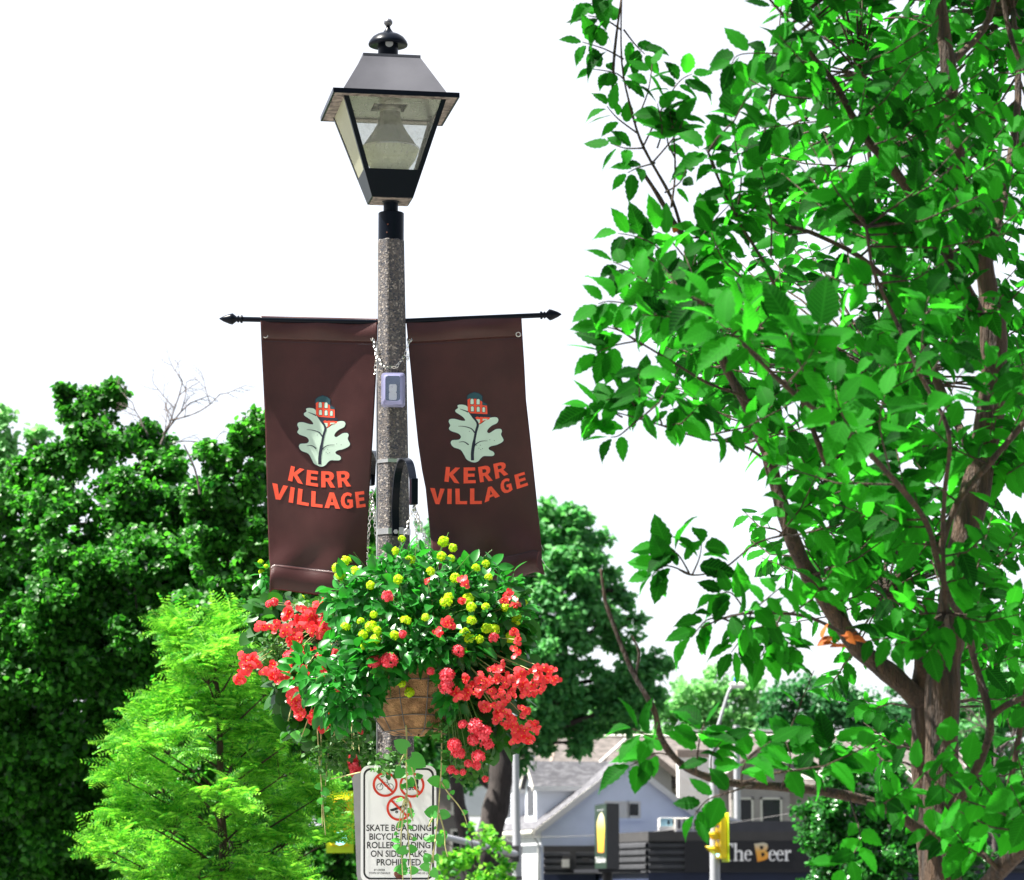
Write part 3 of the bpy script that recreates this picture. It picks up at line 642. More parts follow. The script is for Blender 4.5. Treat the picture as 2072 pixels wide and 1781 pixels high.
grommet(rr, sr, [Z3(242, 262), Z3(856, 232)])
b = MB()
p = P(*Z3(988, 1500), 12)
b.tube([p, P(*Z3(1015, 1545), 12), P(*Z3(1045, 1572), 12.01)], [.0012, .001, .0005], 5); b.build('frayed_thread', M_white, rr); b = MB(); b.tube([P(*Z3(985, 1420), 12), P(*Z3(1000, 1455), 12.0)], .0006, 4); b.build('frayed_thread', M_white, rr)
b = MB(); q = [Z3(*t) for t in ((975, 1455), (1006, 1588), (985, 1585), (962, 1545), (962, 1500))]
decal(b, [q], lambda x, y, o: P(x, y, 11.975+.02*((x-1095)/16)), 0, 4); o = b.build('curled_corner', M_vinyl, rr); s_ = o.modifiers.new('t', 'SOLIDIFY'); s_.thickness = .002

# ------------------------------------------------------------ the sign plate
YS = 11.82
def sgn(x, y, off=0): return P(x, y, YS+off)
def rpx(x0, y0, x1, y1, r, n=7):
    o = []
    for cx, cy, a0 in ((x1-r, y0+r, -90), (x1-r, y1-r, 0), (x0+r, y1-r, 90), (x0+r, y0+r, 180)):
        o += [(cx+r*math.cos(R(a0+90*i/n)), cy+r*math.sin(R(a0+90*i/n))) for i in range(n+1)]
    return [Z5(*p) for p in o]
sgt = thing('prohibition_sign', sgn(*Z5(775, 1490)), 'white rounded sign forbidding skateboards, bicycles and roller blades below the flower basket', 'sign')
b = MB(); b.prism([sgn(*p) for p in rpx(345, 155, 1200, 1482, 95)], (0, .003, 0)); b.build('sign_plate', M_signw, sgt)
b = MB(); decal(b, [rpx(376, 184, 1174, 1444, 85), rpx(396, 206, 1152, 1424, 68)], sgn, -.001, 0); b.build('sign_border', M_signk, sgt)
for i, (cx, cy, r) in enumerate(((622, 370, 141), (925, 377, 142), (780, 638, 143))):
    b = MB(); decal(b, [[Z5(*p) for p in circ(cx, cy, r, 56)], [Z5(*p) for p in circ(cx, cy, r-26, 56)]], sgn, -.002, 0)
    d = (r-12)*.707; decal(b, [[Z5(*p) for p in stroke([(cx-d, cy-d), (cx+d, cy+d)], 24)]], sgn, -.0022, 0)
    b.build('prohibition_ring', M_signr, sgt)
b = MB()
def st(pts, w_): decal(b, [[Z5(*p) for p in stroke(pts, w_)]], sgn, -.0014, 0)
def rg(cx, cy, r, w_): decal(b, [[Z5(*p) for p in circ(cx, cy, r, 28)], [Z5(*p) for p in circ(cx, cy, r-w_, 28)]], sgn, -.0014, 0)
rg(562, 397, 38, 6); rg(680, 397, 38, 6)
for s_ in ([(562, 397), (588, 340), (582, 322)], [(590, 345), (650, 345), (625, 392), (588, 350)], [(625, 392), (680, 397), (650, 345), (645, 322)], [(575, 318), (600, 316)], [(632, 320), (660, 318)], [(562, 397), (595, 335)]): st(s_, 6)
b.build('bicycle_symbol', M_signk, sgt)
b = MB(); decal(b, [[Z5(*p) for p in smooth_loop([(905, 322), (990, 312), (998, 345), (992, 385), (1002, 402), (925, 400), (868, 388), (868, 372), (915, 358)], 3)]], sgn, -.0014, 0); st([(860, 404), (1005, 408)], 9)
for cx in (862, 900, 940, 985): rg(cx, 418, 15, 8)
b.build('roller_skate_symbol', M_signk, sgt)
b = MB(); decal(b, [[Z5(*p) for p in smooth_loop([(680, 650), (700, 645), (820, 605), (850, 590), (872, 595), (868, 612), (740, 662), (700, 672), (682, 662)], 3)]], sgn, -.0014, 0); rg(753, 680, 16, 9); rg(845, 640, 15, 9); st([(748, 665), (753, 680)], 8); st([(838, 620), (845, 640)], 8)
b.build('skateboard_symbol', M_signk, sgt)
def text_mesh(s, x0, y0, x1, y1, fn, off, Z, name, m, parent, bold=0):
    """text stretched into the px box (cap height box y0..y1)"""
    cu = bpy.data.curves.new('t', 'FONT'); cu.body = s; cu.offset = bold; cu.resolution_u = 3
    o = bpy.data.objects.new('t', cu); COL.objects.link(o); bpy.context.view_layer.update()
    me = bpy.data.meshes.new_from_object(o.evaluated_get(bpy.context.evaluated_depsgraph_get())); COL.objects.unlink(o); bpy.data.objects.remove(o)
    vs = [v.co.copy() for v in me.vertices]; xs = [v.x for v in vs]; a, c_ = min(xs), max(xs); H = .729 if True else 1
    H = max(v.y for v in vs); lo = 0
    b = MB(); b.add([fn(*Z(x0+(v.x-a)/(c_-a)*(x1-x0), y1-(v.y-lo)/(H-lo)*(y1-y0)), off) for v in vs], [tuple(p.vertices) for p in me.polygons])
    return b.build(name, m, parent)
for s_, x0, x1, yb2, hh in (('SKATE BOARDING', 410, 1142, 895, 72), ('BICYCLE RIDING', 445, 1107, 994, 72), ('ROLLER BLADING', 418, 1133, 1090, 72), ('ON SIDEWALKS', 460, 1090, 1187, 72), ('PROHIBITED', 526, 1025, 1284, 72),
    ('BY ORDER', 497, 622, 1347, 22), ('TOWN OF OAKVILLE', 440, 680, 1382, 22), ('BY-LAW', 862, 935, 1347, 22), ('1990-107', 975, 1095, 1347, 22), ('1962-55 (3)', 972, 1122, 1382, 22)):
    text_mesh(s_, x0, yb2-hh, x1, yb2, sgn, -.0016, Z5, 'sign_words', M_signk, sgt, .012)
b = MB(); c = sgn(*Z5(777, 1378), -.001); b.lathe(c, [(S(9.6, 12), 0), (S(9.2, 12), .003), (S(4, 12), .0035)], 20, M=Matrix.Rotation(R(90), 3, 'X')); b.lathe(c+Vector((0, -.0035, 0)), [(S(3.6, 12), 0), (S(3.2, 12), .006)], 6, M=Matrix.Rotation(R(90), 3, 'X'))
b.build('rusty_washer', M_rust, sgt)
b = MB(); c = sgn(*Z5(800, 250), -.001); b.lathe(c, [(S(6, 12), 0), (S(5.6, 12), .003)], 16, M=Matrix.Rotation(R(90), 3, 'X')); b.build('rusty_washer', M_rust, sgt)
b = MB(); p0 = sgn(*Z5(245, 265), .03); b.prism([P(*Z5(x, y), 11.9) for x, y in ((285, 245), (380, 235), (395, 1485), (320, 1485), (300, 1380), (262, 420), (245, 300))], (.02, .004, 0))
o = b.build('sign_back_plate', M_alu, None, P(*Z5(320, 1485), 11.9)); tag(o, 'dull grey aluminium sign back showing as a strip left of the white sign', 'sign')

# ------------------------------------------------------------ flower baskets
def basket(ctr_px, Y, hook, label, nm):
    cx, cy = ctr_px; c = P(cx, 1340, Y); Rb = S(118, Y); H_ = c.z-P(cx, 1484, Y).z
    root = thing('hanging_basket', P(cx, 1484, Y), label, 'basket', None)
    def prof(t): return Rb*(1-.42*t**2.2)           # t 0 at rim, 1 at bottom
    b = MB(); pr = [(prof(t)*.965, c.z-H_*t*.95) for t in (0, .2, .4, .6, .75, .86)]+[(Rb*.55, c.z-H_*.95), (Rb*.42, c.z-H_*1.0), (.01, c.z-H_*1.01)]
    n = 48; vs = []
    for i, (r, z) in enumerate(pr):
        for j in range(n):
            a = 2*math.pi*j/n; rr_ = r*(1+.03*math.sin(5*a+i)+.015*math.sin(11*a)); zz_ = z+.008*math.sin(4*a+i*.7)*(i > 4)
            vs.append((c.x+rr_*math.cos(a), c.y+rr_*math.sin(a), zz_))
    b.add(vs, [(i*n+j, i*n+(j+1) % n, (i+1)*n+(j+1) % n, (i+1)*n+j) for i in range(len(pr)-1) for j in range(n)]); b.build('coir_liner', M_coir, root, smooth='all')
    b = MB(); b.lathe((c.x, c.y, 0), [(.01, c.z-.02), (Rb*.93, c.z-.015)], 32); b.build('soil', BK_dark, root)
    b = MB()
    for t in (.02, .3, .55, .78, .97):
        r = prof(t)*(1 if t < .9 else .98); b.tube([(c.x+r*math.cos(a), c.y+r*math.sin(a), c.z-H_*t+.004*math.sin(3*a)) for a in [2*math.pi*j/36 for j in range(37)]], .0022, 6)
    for kx in range(12):
        a = 2*math.pi*(kx+.4)/12; b.tube([(c.x+prof(t)*math.cos(a), c.y+prof(t)*math.sin(a), c.z-H_*t) for t in (0, .2, .4, .6, .8, .97)]+[(c.x+Rb*.3*math.cos(a), c.y+Rb*.3*math.sin(a), c.z-H_*1.03)], .002, 6)
    b.build('wire_frame', M_wire, root, smooth=True)
    for a in (R(200), R(320), R(80), R(20)):
        b = MB(); chain(b, hook, (c.x+Rb*math.cos(a), c.y+Rb*math.sin(a), c.z)); b.build('chain', M_steel, root, smooth=True)
    b = MB(); b.tube([hook+Vector((0, 0, .02)), hook+Vector((.008, 0, .008)), hook+Vector((0, 0, -.006))], .003, 6); b.build('hook', M_steel, root)
    return root
basket((846, 1340), 11.55, HF+Vector((0, 0, -.03)), 'coir lined wire basket hanging in front of the lamp post, its brown side showing', 'front')
basket((700, 1300), 12.55, HB+Vector((0, 0, -.03)), 'coir lined wire basket hidden under the red flowers left of the lamp post', 'back')

# plants
def spread(n, c_px, r_px, Y, ry, shell=.5, seed=0):
    g = np.random.default_rng(seed); d = nrm(g.normal(size=(n, 3))); rad = shell+(1-shell)*g.random(n)**.6
    d[:, 2] *= 1; c = np.array(P(c_px[0], c_px[1], Y)); sx, sz = S(r_px[0], Y), S(r_px[1], Y)
    pts = c+d*rad[:, None]*np.array([sx, ry, sz]); return pts, d
def leafball(root, name, T, m, groups, size, seed, droop=.35, wid=1.0, stems=True):
    g = np.random.default_rng(seed); PP, DD = [], []
    for (cx, cy, rx, rz_, Y, ry, n, sh) in groups:
        p_, d_ = spread(n, (cx, cy), (rx, rz_), Y, ry, sh, int(g.integers(1e6))); PP.append(p_); DD.append(d_)
    p_ = np.concatenate(PP); d_ = np.concatenate(DD); n = len(p_)
    A = d_*.8+g.normal(size=(n, 3))*.55; A[:, 2] -= droop; N = np.array([0, -.55, .8])+g.normal(size=(n, 3))*.5+d_*.3
    return scatter(name, T, p_, A, N, size*(.6+.6*g.random(n)), m, root, wid)
def blob_stems(root, c, tips, r, m, name='stems'):
    b = MB()
    for t in tips:
        t = Vector(t); c_ = Vector(c); mid = c_.lerp(t, .55)+Vector((0, 0, (t-c_).length*.12)); b.tube([c_, mid, t], [r*1.6, r, r*.7], 5, cap=False)
    return b.build(name, m, root, smooth='all')
# flower meshes
def petal(b, c, d, n, L_, W_, cup=.2):
    s = d.cross(n).normalized(); pr = [(0, .12), (.3, .75), (.6, 1), (.88, .72), (1, .2)]
    vs = []
    for t, w_ in pr: q = c+d*L_*t+n*cup*L_*t*t; vs += [q-s*W_*w_/2+n*cup*.25*L_*w_, q+n*0, q+s*W_*w_/2+n*cup*.25*L_*w_]
    b.add(vs, [(i*3+j, i*3+j+1, i*3+j+4, i*3+j+3) for i in range(4) for j in (0, 1)])
def frame(n):
    n = n.normalized(); u = n.orthogonal().normalized(); return n, u, n.cross(u)
def begonia_mesh(seed, nb=4):
    g = random.Random(seed); b = MB()
    for q in range(nb):
        c = Vector((g.uniform(-1, 1), g.uniform(-.8, .2), g.uniform(-1, 1)))*.014; n, u, v = frame(Vector((g.uniform(-.6, .6), -1, g.uniform(-.5, .6))))
        a0 = g.uniform(0, 6.28); b.m = 0; s_ = g.uniform(.8, 1.15)
        for kx in range(4):
            a = a0+kx*math.pi/2; big = kx % 2 == 0; petal(b, c, (u*math.cos(a)+v*math.sin(a)), n, (.017 if big else .0125)*s_, (.021 if big else .011)*s_, .25)
        b.m = 1; b.lathe(c+n*.003, [(.0017, 0), (.0016, .002), (.0006, .003)], 6, M=n.to_track_quat('Z', 'Y').to_matrix())
    return b
def umbel_mesh(seed, R_, nf, fl, hemi=-.2):
    g = random.Random(seed); b = MB()
    for q in range(nf):
        z = 1-(1-hemi)*(q+.5)/nf; a = q*2.39996+g.uniform(-.2, .2); r = math.sqrt(max(0, 1-z*z)); n = Vector((r*math.cos(a), r*math.sin(a), z)); c = n*R_*g.uniform(.85, 1.08)
        n, u, v = frame(n+Vector((g.uniform(-.25, .25), g.uniform(-.25, .25), g.uniform(-.25, .25)))); a0 = g.uniform(0, 6.28); b.m = 0
        for kx in range(5): a = a0+kx*2*math.pi/5; petal(b, c, u*math.cos(a)+v*math.sin(a), n, fl, fl*.62, .12)
        b.m = 1; b.tube([c*.35, c*.98], .0007, 4, cap=False)
    return b
def head_kind(builder, mats_):
    me = []
    for b in builder:
        m = bpy.data.meshes.new('flower'); m.from_pydata(b.v, [], b.f)
        for q in mats_: m.materials.append(q)
        m.polygons.foreach_set('material_index', b.mi); m.polygons.foreach_set('use_smooth', [True]*len(m.polygons)); m.update(); me.append(m)
    return me
K_beg = head_kind([begonia_mesh(i, 4) for i in range(5)], [PT_red, M_yeldot])
K_lan = head_kind([umbel_mesh(20+i, .0155+.002*(i % 2), 24+4*i, .0066, .15-.12*i) for i in range(4)], [PT_yel, M_stem])
K_ger = head_kind([umbel_mesh(40+i, .021, 26, .0105) for i in range(4)], [PT_cor, M_stem])
def heads(root, name, kind, pts, Yf, scale=1.0, seed=1, up=True):
    g = random.Random(seed); rl_ = worldloc(root); tips = []
    for i, t in enumerate(pts):
        x, y = Z4(t[0], t[1]); sc = scale*(t[2] if len(t) > 2 else 1)*g.uniform(.72, 1.15); q = P(x, y, Yf(x, y)+g.uniform(-.02, .02))
        o = bpy.data.objects.new(name, kind[i % len(kind)]); COL.objects.link(o); o.parent = root; o.location = q-rl_; o.scale = (sc, sc, sc); tips.append(q)
        o.rotation_euler = (R(50+g.uniform(-30, 30)), R(g.uniform(-30, 30)), R(g.uniform(-30, 30))) if up else (R(g.uniform(-25, 25)), R(g.uniform(-180, 180)), R(g.uniform(-25, 25)))
    return tips
CF = P(832, 1330, 11.55); CB = P(700, 1310, 12.55)
lan = thing('lantana_plant', CF, 'bushy lantana with yellow-green flower heads filling the basket in front of the post', 'flowering plant')
def dome(cx, cy, rx, rz_, Yc, ry, out=1.04):
    def f(x, y):
        u = ((x-cx)/rx)**2+((y-cy)/rz_)**2; return Yc-ry*math.sqrt(max(.02, 1-u))*out
    return f
YL = dome(860, 1260, 215, 175, 11.55, .36)
lp = [(1070, 110), (1035, 180), (1315, 125), (1370, 160), (1305, 210), (1360, 225), (1120, 230), (740, 245), (690, 280), (795, 298), (705, 325), (885, 380), (1050, 345), (1565, 255), (1505, 280), (1580, 335), (1385, 340), (830, 595), (740, 625), (890, 625), (925, 650), (845, 675), (915, 700), (860, 735), (1025, 675), (1090, 595), (1210, 570), (1345, 450), (1480, 510), (1565, 510), (1480, 590), (1440, 660), (1470, 700), (1530, 700), (1570, 635), (1425, 765), (1680, 510), (1745, 580), (1700, 690), (1720, 760), (1065, 955), (1115, 1010), (1790, 485), (1615, 640), (905, 555), (1240, 300), (1460, 460), (1330, 480), (1110, 590, .8)]
tips = heads(lan, 'flower_head', K_lan, lp, lambda x, y: YL(x, y)+.01, 1.08, 3)
leafball(lan, 'foliage', LANT, LF_lant, [(860, 1265, 190, 135, 11.55, .33, 1250, .55), (760, 1230, 110, 90, 11.5, .22, 380, .5), (980, 1250, 95, 120, 11.5, .22, 420, .5), (850, 1180, 140, 75, 11.5, .25, 330, .5), (700, 1400, 72, 72, 11.30, .10, 330, .2), (760, 1350, 60, 40, 11.25, .06, 150, .2), (915, 1400, 30, 55, 11.27, .05, 70, .2), (640, 1360, 60, 60, 11.5, .15, 120, .3), (840, 1315, 150, 30, 11.28, .10, 330, .3)], .058, 5, .3)
g = np.random.default_rng(9); ex = spread(60, (860, 1230), (215, 165), 11.55, .34, .9, 3)[0]
blob_stems(lan, CF, [tuple(t) for t in ex[:40]]+tips[::2], .0018, M_stem)
beg = thing('begonia_plant', CF+Vector((.15, 0, 0)), 'red begonia spilling out of the right side of the basket in front of the post', 'flowering plant')
YB = dome(980, 1380, 175, 190, 11.5, .28)
bp = [(1455, 930), (1500, 960), (1540, 930), (1470, 1000), (1510, 1010), (1440, 1040), (1620, 880), (1650, 860), (1640, 930), (1700, 920), (1680, 970), (1740, 960), (1600, 1010), (1650, 1010), (1720, 1020), (1780, 960), (1840, 885), (1880, 880), (1940, 880), (1860, 930), (1920, 940), (1900, 990), (1850, 1010), (1965, 935), (1800, 1020), (1570, 1090), (1620, 1090), (1680, 1060), (1640, 1150), (1680, 1200), (1720, 1200), (1740, 1230), (1780, 1240), (1840, 1190), (1860, 1230), (1820, 1270), (1750, 1290), (1790, 1120), (1350, 600), (1280, 655), (1330, 610), (1440, 360), (1700, 440), (1680, 470), (1730, 490), (1720, 660), (1750, 700), (1745, 770), (1560, 960), (1590, 940), (1760, 900), (1820, 970), (1660, 1110), (1710, 1150), (1400, 1020), (1420, 480, .8), (1220, 350, .7)]
tips = heads(beg, 'bloom', K_beg, bp, lambda x, y: min(YB(x, y), YL(x, y) if x < 1060 and y < 1380 else 99)-.03, 1.1, 4, False)
leafball(beg, 'foliage', HEART, LF_beg, [(985, 1340, 95, 80, 11.5, .2, 170, .3), (1000, 1450, 75, 70, 11.45, .15, 110, .3), (955, 1390, 55, 60, 11.42, .12, 70, .3), (1030, 1240, 40, 60, 11.45, .1, 40, .3)], .075, 6, .5)
blob_stems(beg, CF+Vector((.1, 0, -.02)), tips[::2], .002, M_twig)
ger = thing('ivy_geranium', CF+Vector((.05, -.05, 0)), 'ivy geranium with coral flower balls trailing below the right side of the front basket', 'flowering plant')
YG = dome(950, 1430, 190, 260, 11.48, .26)
gp = [(985, 445, .9), (910, 835, 1.1), (995, 825, 1.2), (1335, 915, 1.25), (1330, 975, 1.1), (1240, 885, .8), (1400, 770, .9), (1500, 1210, 1.2), (1550, 1255, 1.3), (1490, 1290, 1.2), (1380, 1320, 1.25), (1400, 1370, 1.1), (1570, 1320, 1), (1520, 1390, 1.1), (1510, 1440, .9), (1430, 1480, .6), (1360, 1470, .7), (1560, 1520, .6), (1430, 1200, .8), (1075, 670, .8), (1610, 690, .7), (1460, 1430, .6), (1390, 1480, .6)]
tips = heads(ger, 'flower_ball', K_ger, gp, lambda x, y: min(YG(x, y), YL(x, y) if y < 1380 else 99)-.03, 1.0, 5)
leafball(ger, 'foliage', HEART, LF_ger, [(930, 1470, 65, 75, 11.42, .12, 420, .1), (945, 1540, 50, 50, 11.42, .1, 200, .1), (900, 1330, 80, 25, 11.3, .1, 120, .1)], .022, 7, .2)
blob_stems(ger, CF+Vector((.12, -.1, -.02)), tips, .0016, M_stem)
beg2 = thing('begonia_plant', CB, 'red begonia spilling from the basket left of the lamp post under the left banner', 'flowering plant')
YX = None
YB2 = dome(600, 1350, 190, 190, 12.45, .36)
bp2 = [(410, 555), (250, 615), (335, 620), (400, 645), (480, 600), (530, 600), (560, 560), (450, 715), (550, 780), (600, 790), (655, 790), (600, 850), (150, 825), (180, 860), (140, 895), (115, 925), (280, 890), (490, 890), (545, 900), (450, 1000), (500, 1020), (580, 1000), (610, 1055), (440, 1060), (520, 1050), (480, 1110), (560, 1170), (620, 1190), (685, 1020), (540, 640), (510, 570), (420, 700), (560, 1190), (310, 870), (200, 830), (640, 770), (600, 640), (570, 520), (620, 500), (380, 880), (360, 940), (470, 760), (400, 860), (620, 900), (430, 960), (480, 1140), (440, 1100), (640, 1160), (590, 1200), (540, 1150), (300, 920), (560, 600), (500, 540)]
tips = heads(beg2, 'bloom', K_beg, bp2, lambda x, y: YB2(x, y)-.12, 1.35, 6, False)
leafball(beg2, 'foliage', HEART, LF_beg, [(600, 1280, 75, 85, 12.4, .22, 200, .3), (640, 1380, 90, 90, 12.35, .22, 260, .3), (560, 1240, 45, 35, 12.4, .1, 50, .3), (545, 1300, 45, 50, 12.3, .1, 60, .3), (650, 1470, 70, 40, 12.3, .12, 110, .3), (740, 1420, 70, 70, 12.3, .15, 200, .2)], .064, 8, .5)
blob_stems(beg2, CB, tips, .002, M_twig)
ger2 = thing('ivy_geranium', CB+Vector((-.05, -.05, 0)), 'sparse ivy geranium with fading coral heads trailing below the left basket', 'flowering plant')
gp2 = [(620, 545, .9), (605, 600, 1), (345, 880, 1.1), (340, 920, .9), (410, 800, .9), (320, 478, .8), (290, 490, .6), (780, 1410, 1.1), (790, 1450, 1.1), (800, 1480, .9), (830, 1485, .6), (955, 1270, .6), (740, 1175, .7), (790, 1190, .5), (630, 520, .7), (470, 1080, .7), (400, 490, .6), (700, 1240, .4), (830, 1245, .4)]
tips = heads(ger2, 'flower_ball', K_ger, gp2, lambda x, y: YB2(x, y)-.12 if y < 1480 else 12.0, 1.1, 7)
leafball(ger2, 'foliage', HEART, LF_ger, [(560, 1330, 38, 60, 12.1, .08, 260, .1), (700, 1530, 90, 45, 12.05, .12, 420, .1), (640, 1230, 60, 25, 12.2, .1, 90, .1), (790, 1545, 45, 30, 11.75, .06, 150, .1)], .021, 9, .2)
blob_stems(ger2, CB, tips, .0016, M_twig)
yel2 = thing('lantana_plant', CB+Vector((0, .05, .02)), 'lantana sprig with small yellow heads left of the left banner hem', 'flowering plant')
tips = heads(yel2, 'flower_head', K_lan, [(240, 245), (245, 305), (270, 270, .7), (480, 455, .9), (425, 490, .8)], lambda x, y: 12.4, .9, 8)
leafball(yel2, 'foliage', LANT, LF_lant, [(535, 1165, 18, 28, 12.45, .06, 36, .1), (600, 1255, 60, 40, 12.4, .1, 60, .2)], .05, 10, .3)
blob_stems(yel2, CB, tips, .0018, M_stem)
# trailing vines
def vine(label, strands, leaves, cat='vine'):
    p0 = P(strands[0][0][0], strands[0][0][1], strands[0][0][2]); root = thing('trailing_vine', p0, label, cat, None)
    b = MB(); LP, LA, LS = [], [], []
    for s_ in strands:
        pts = [P(*q) for q in smooth_loop([tuple(q) for q in s_], 4, False)]; b.tube(pts, [S(1.7, 12)*(1-.5*i/len(pts)) for i in range(len(pts))], 6)
    b.build('stem', M_twig, root, smooth='all')
    g = np.random.default_rng(len(leaves)+3)
    for x, y, Y, L_, a in leaves:
        LP.append(P(x, y, Y)); LA.append((math.cos(R(a)), g.normal()*.25, math.sin(R(a)))); LS.append(S(L_*.88, 12))
    n = len(LP); scatter('foliage', HEART, np.array(LP), LA, np.array([0, -1, .15])+g.normal(size=(n, 3))*.35, LS, LF_vine, root, .95)
z5 = lambda x, y, Y: (*Z5(x, y), Y)
def l5(x, y, L_, a, Y=11.45): xx, yy = Z5(x, y); return (xx, yy, Y, L_, a)
vine('long vine with pairs of heart-shaped leaves hanging over the right edge of the white sign',
     [[z5(1255, -330, 11.42), z5(1262, -100, 11.42), z5(1258, 150, 11.43), z5(1245, 350, 11.44), z5(1222, 680, 11.44), z5(1190, 980, 11.44), z5(1130, 1320, 11.44), z5(1095, 1500, 11.45)],
      [z5(1255, 340, 11.44), z5(1340, 470, 11.43), z5(1440, 590, 11.43), z5(1510, 700, 11.43), z5(1550, 830, 11.44)],
      [z5(1230, 690, 11.44), z5(1290, 900, 11.43), z5(1300, 1060, 11.43), z5(1330, 1190, 11.43)], [z5(1190, 990, 11.44), z5(1170, 1150, 11.43), z5(1165, 1260, 11.43)], [z5(1160, 740, 11.44), z5(1110, 850, 11.44)]],
     [l5(1250, 345, 32, 170), l5(1258, 345, 26, -35), l5(1222, 685, 34, 175), l5(1228, 690, 30, -20), l5(1190, 990, 30, 170), l5(1198, 1010, 28, 30), l5(1550, 810, 12, -60), l5(1490, 690, 14, 10), l5(1345, 490, 12, -100), l5(1370, 480, 12, 60), l5(1285, 900, 13, -60), l5(1185, 1160, 17, -70), l5(1130, 1250, 26, 120), l5(1130, 1300, 24, 180), l5(1140, 1330, 24, -50), l5(1255, 30, 26, 10), l5(1255, 140, 20, -60), l5(1255, -150, 24, 160), l5(1258, -260, 30, 20), l5(1250, 250, 12, 30), l5(1190, 880, 8, 90), l5(1160, 770, 9, 200), l5(1165, 1200, 12, -120)])
vine('tangled vine dangling down the middle of the white sign with small round leaves',
     [[z5(860, -300, 11.4), z5(868, -60, 11.4), z5(862, 200, 11.4), z5(868, 420, 11.41), z5(868, 640, 11.41), z5(885, 1000, 11.41), z5(910, 1300, 11.41), z5(915, 1500, 11.41)], [z5(868, 60, 11.4), z5(930, 200, 11.4), z5(975, 380, 11.4), z5(985, 490, 11.4)],
      [z5(862, 470, 11.41), z5(820, 760, 11.42), z5(800, 1000, 11.42), z5(815, 1300, 11.42), z5(828, 1500, 11.42)], [z5(872, 520, 11.4), z5(905, 640, 11.4), z5(938, 785, 11.4)], [z5(860, -20, 11.4), z5(800, 100, 11.4), z5(760, 170, 11.4)], [z5(870, 900, 11.41), z5(930, 985, 11.41)], [z5(868, 560, 11.4), z5(830, 560, 11.4), z5(760, 900, 11.42)]],
     [l5(900, 60, 42, -30, 11.36), l5(880, -30, 36, 150, 11.36), l5(820, 180, 26, -130, 11.37), l5(860, 240, 26, 200), l5(870, 230, 24, 30), l5(890, 300, 22, -60), l5(965, 270, 16, -10), l5(985, 290, 14, 20), l5(820, 530, 17, 200), l5(835, 420, 14, 120), l5(850, 395, 14, 20), l5(875, 660, 15, -10), l5(820, 800, 18, 220), l5(825, 790, 10, 10), l5(870, 795, 12, 20), l5(885, 850, 12, -10), l5(905, 740, 14, 45), l5(790, 1010, 20, 170), l5(825, 1100, 18, -160), l5(800, 1090, 20, 165), l5(870, 1090, 24, 210, 11.38), l5(880, 1095, 22, -5), l5(930, 985, 11, 0), l5(810, 1250, 14, 30), l5(810, 1260, 18, -60), l5(800, 1310, 18, 200), l5(880, 1345, 24, 185), l5(895, 1340, 22, 0), l5(760, 910, 10, 220), l5(800, 1200, 9, 60), l5(850, 580, 8, 80), l5(985, 490, 6, -90), l5(868, 370, 12, 200)])
g = random.Random(5); z4 = lambda x, y, Y: (*Z4(x, y), Y)
def l4(x, y, L_, a, Y=12.1): xx, yy = Z4(x, y); return (xx, yy, Y, L_, a)
vine('thin vines hanging in front of the light green tree below the left flowers',
     [[z4(585, 1100, 12.1), z4(595, 1300, 12.1), z4(592, 1450, 12.1), z4(598, 1610, 12.1), z4(602, 1800, 12.1)], [z4(570, 1150, 12.1), z4(580, 1350, 12.1), z4(600, 1600, 12.1), z4(620, 1850, 12.1)], [z4(560, 1040, 12.1), z4(520, 1160, 12.1), z4(480, 1270, 12.1)], [z4(620, 1200, 12.1), z4(690, 1260, 12.1), z4(745, 1310, 12.1)], [z4(700, 1200, 12.1), z4(640, 1350, 12.1), z4(620, 1560, 12.1)], [z4(420, 1100, 12.1), z4(400, 1180, 12.1)], [z4(830, 1480, 11.9), z4(740, 1500, 11.95), z4(650, 1520, 12)]],
     [l4(590, 1340, 15, 170), l4(595, 1350, 15, 10), l4(600, 1400, 16, -40), l4(585, 1460, 17, 200), l4(590, 1480, 17, -20), l4(598, 1560, 18, 190), l4(600, 1585, 22, -30), l4(640, 1360, 14, 30), l4(470, 1260, 24, 180), l4(480, 1250, 22, 20), l4(690, 1350, 14, -30), l4(520, 1170, 12, -60), l4(610, 1650, 18, 180), l4(612, 1700, 16, 10), l4(600, 1760, 15, 200), l4(620, 1530, 16, 60), l4(560, 1290, 14, 130), l4(600, 1240, 14, 30)])

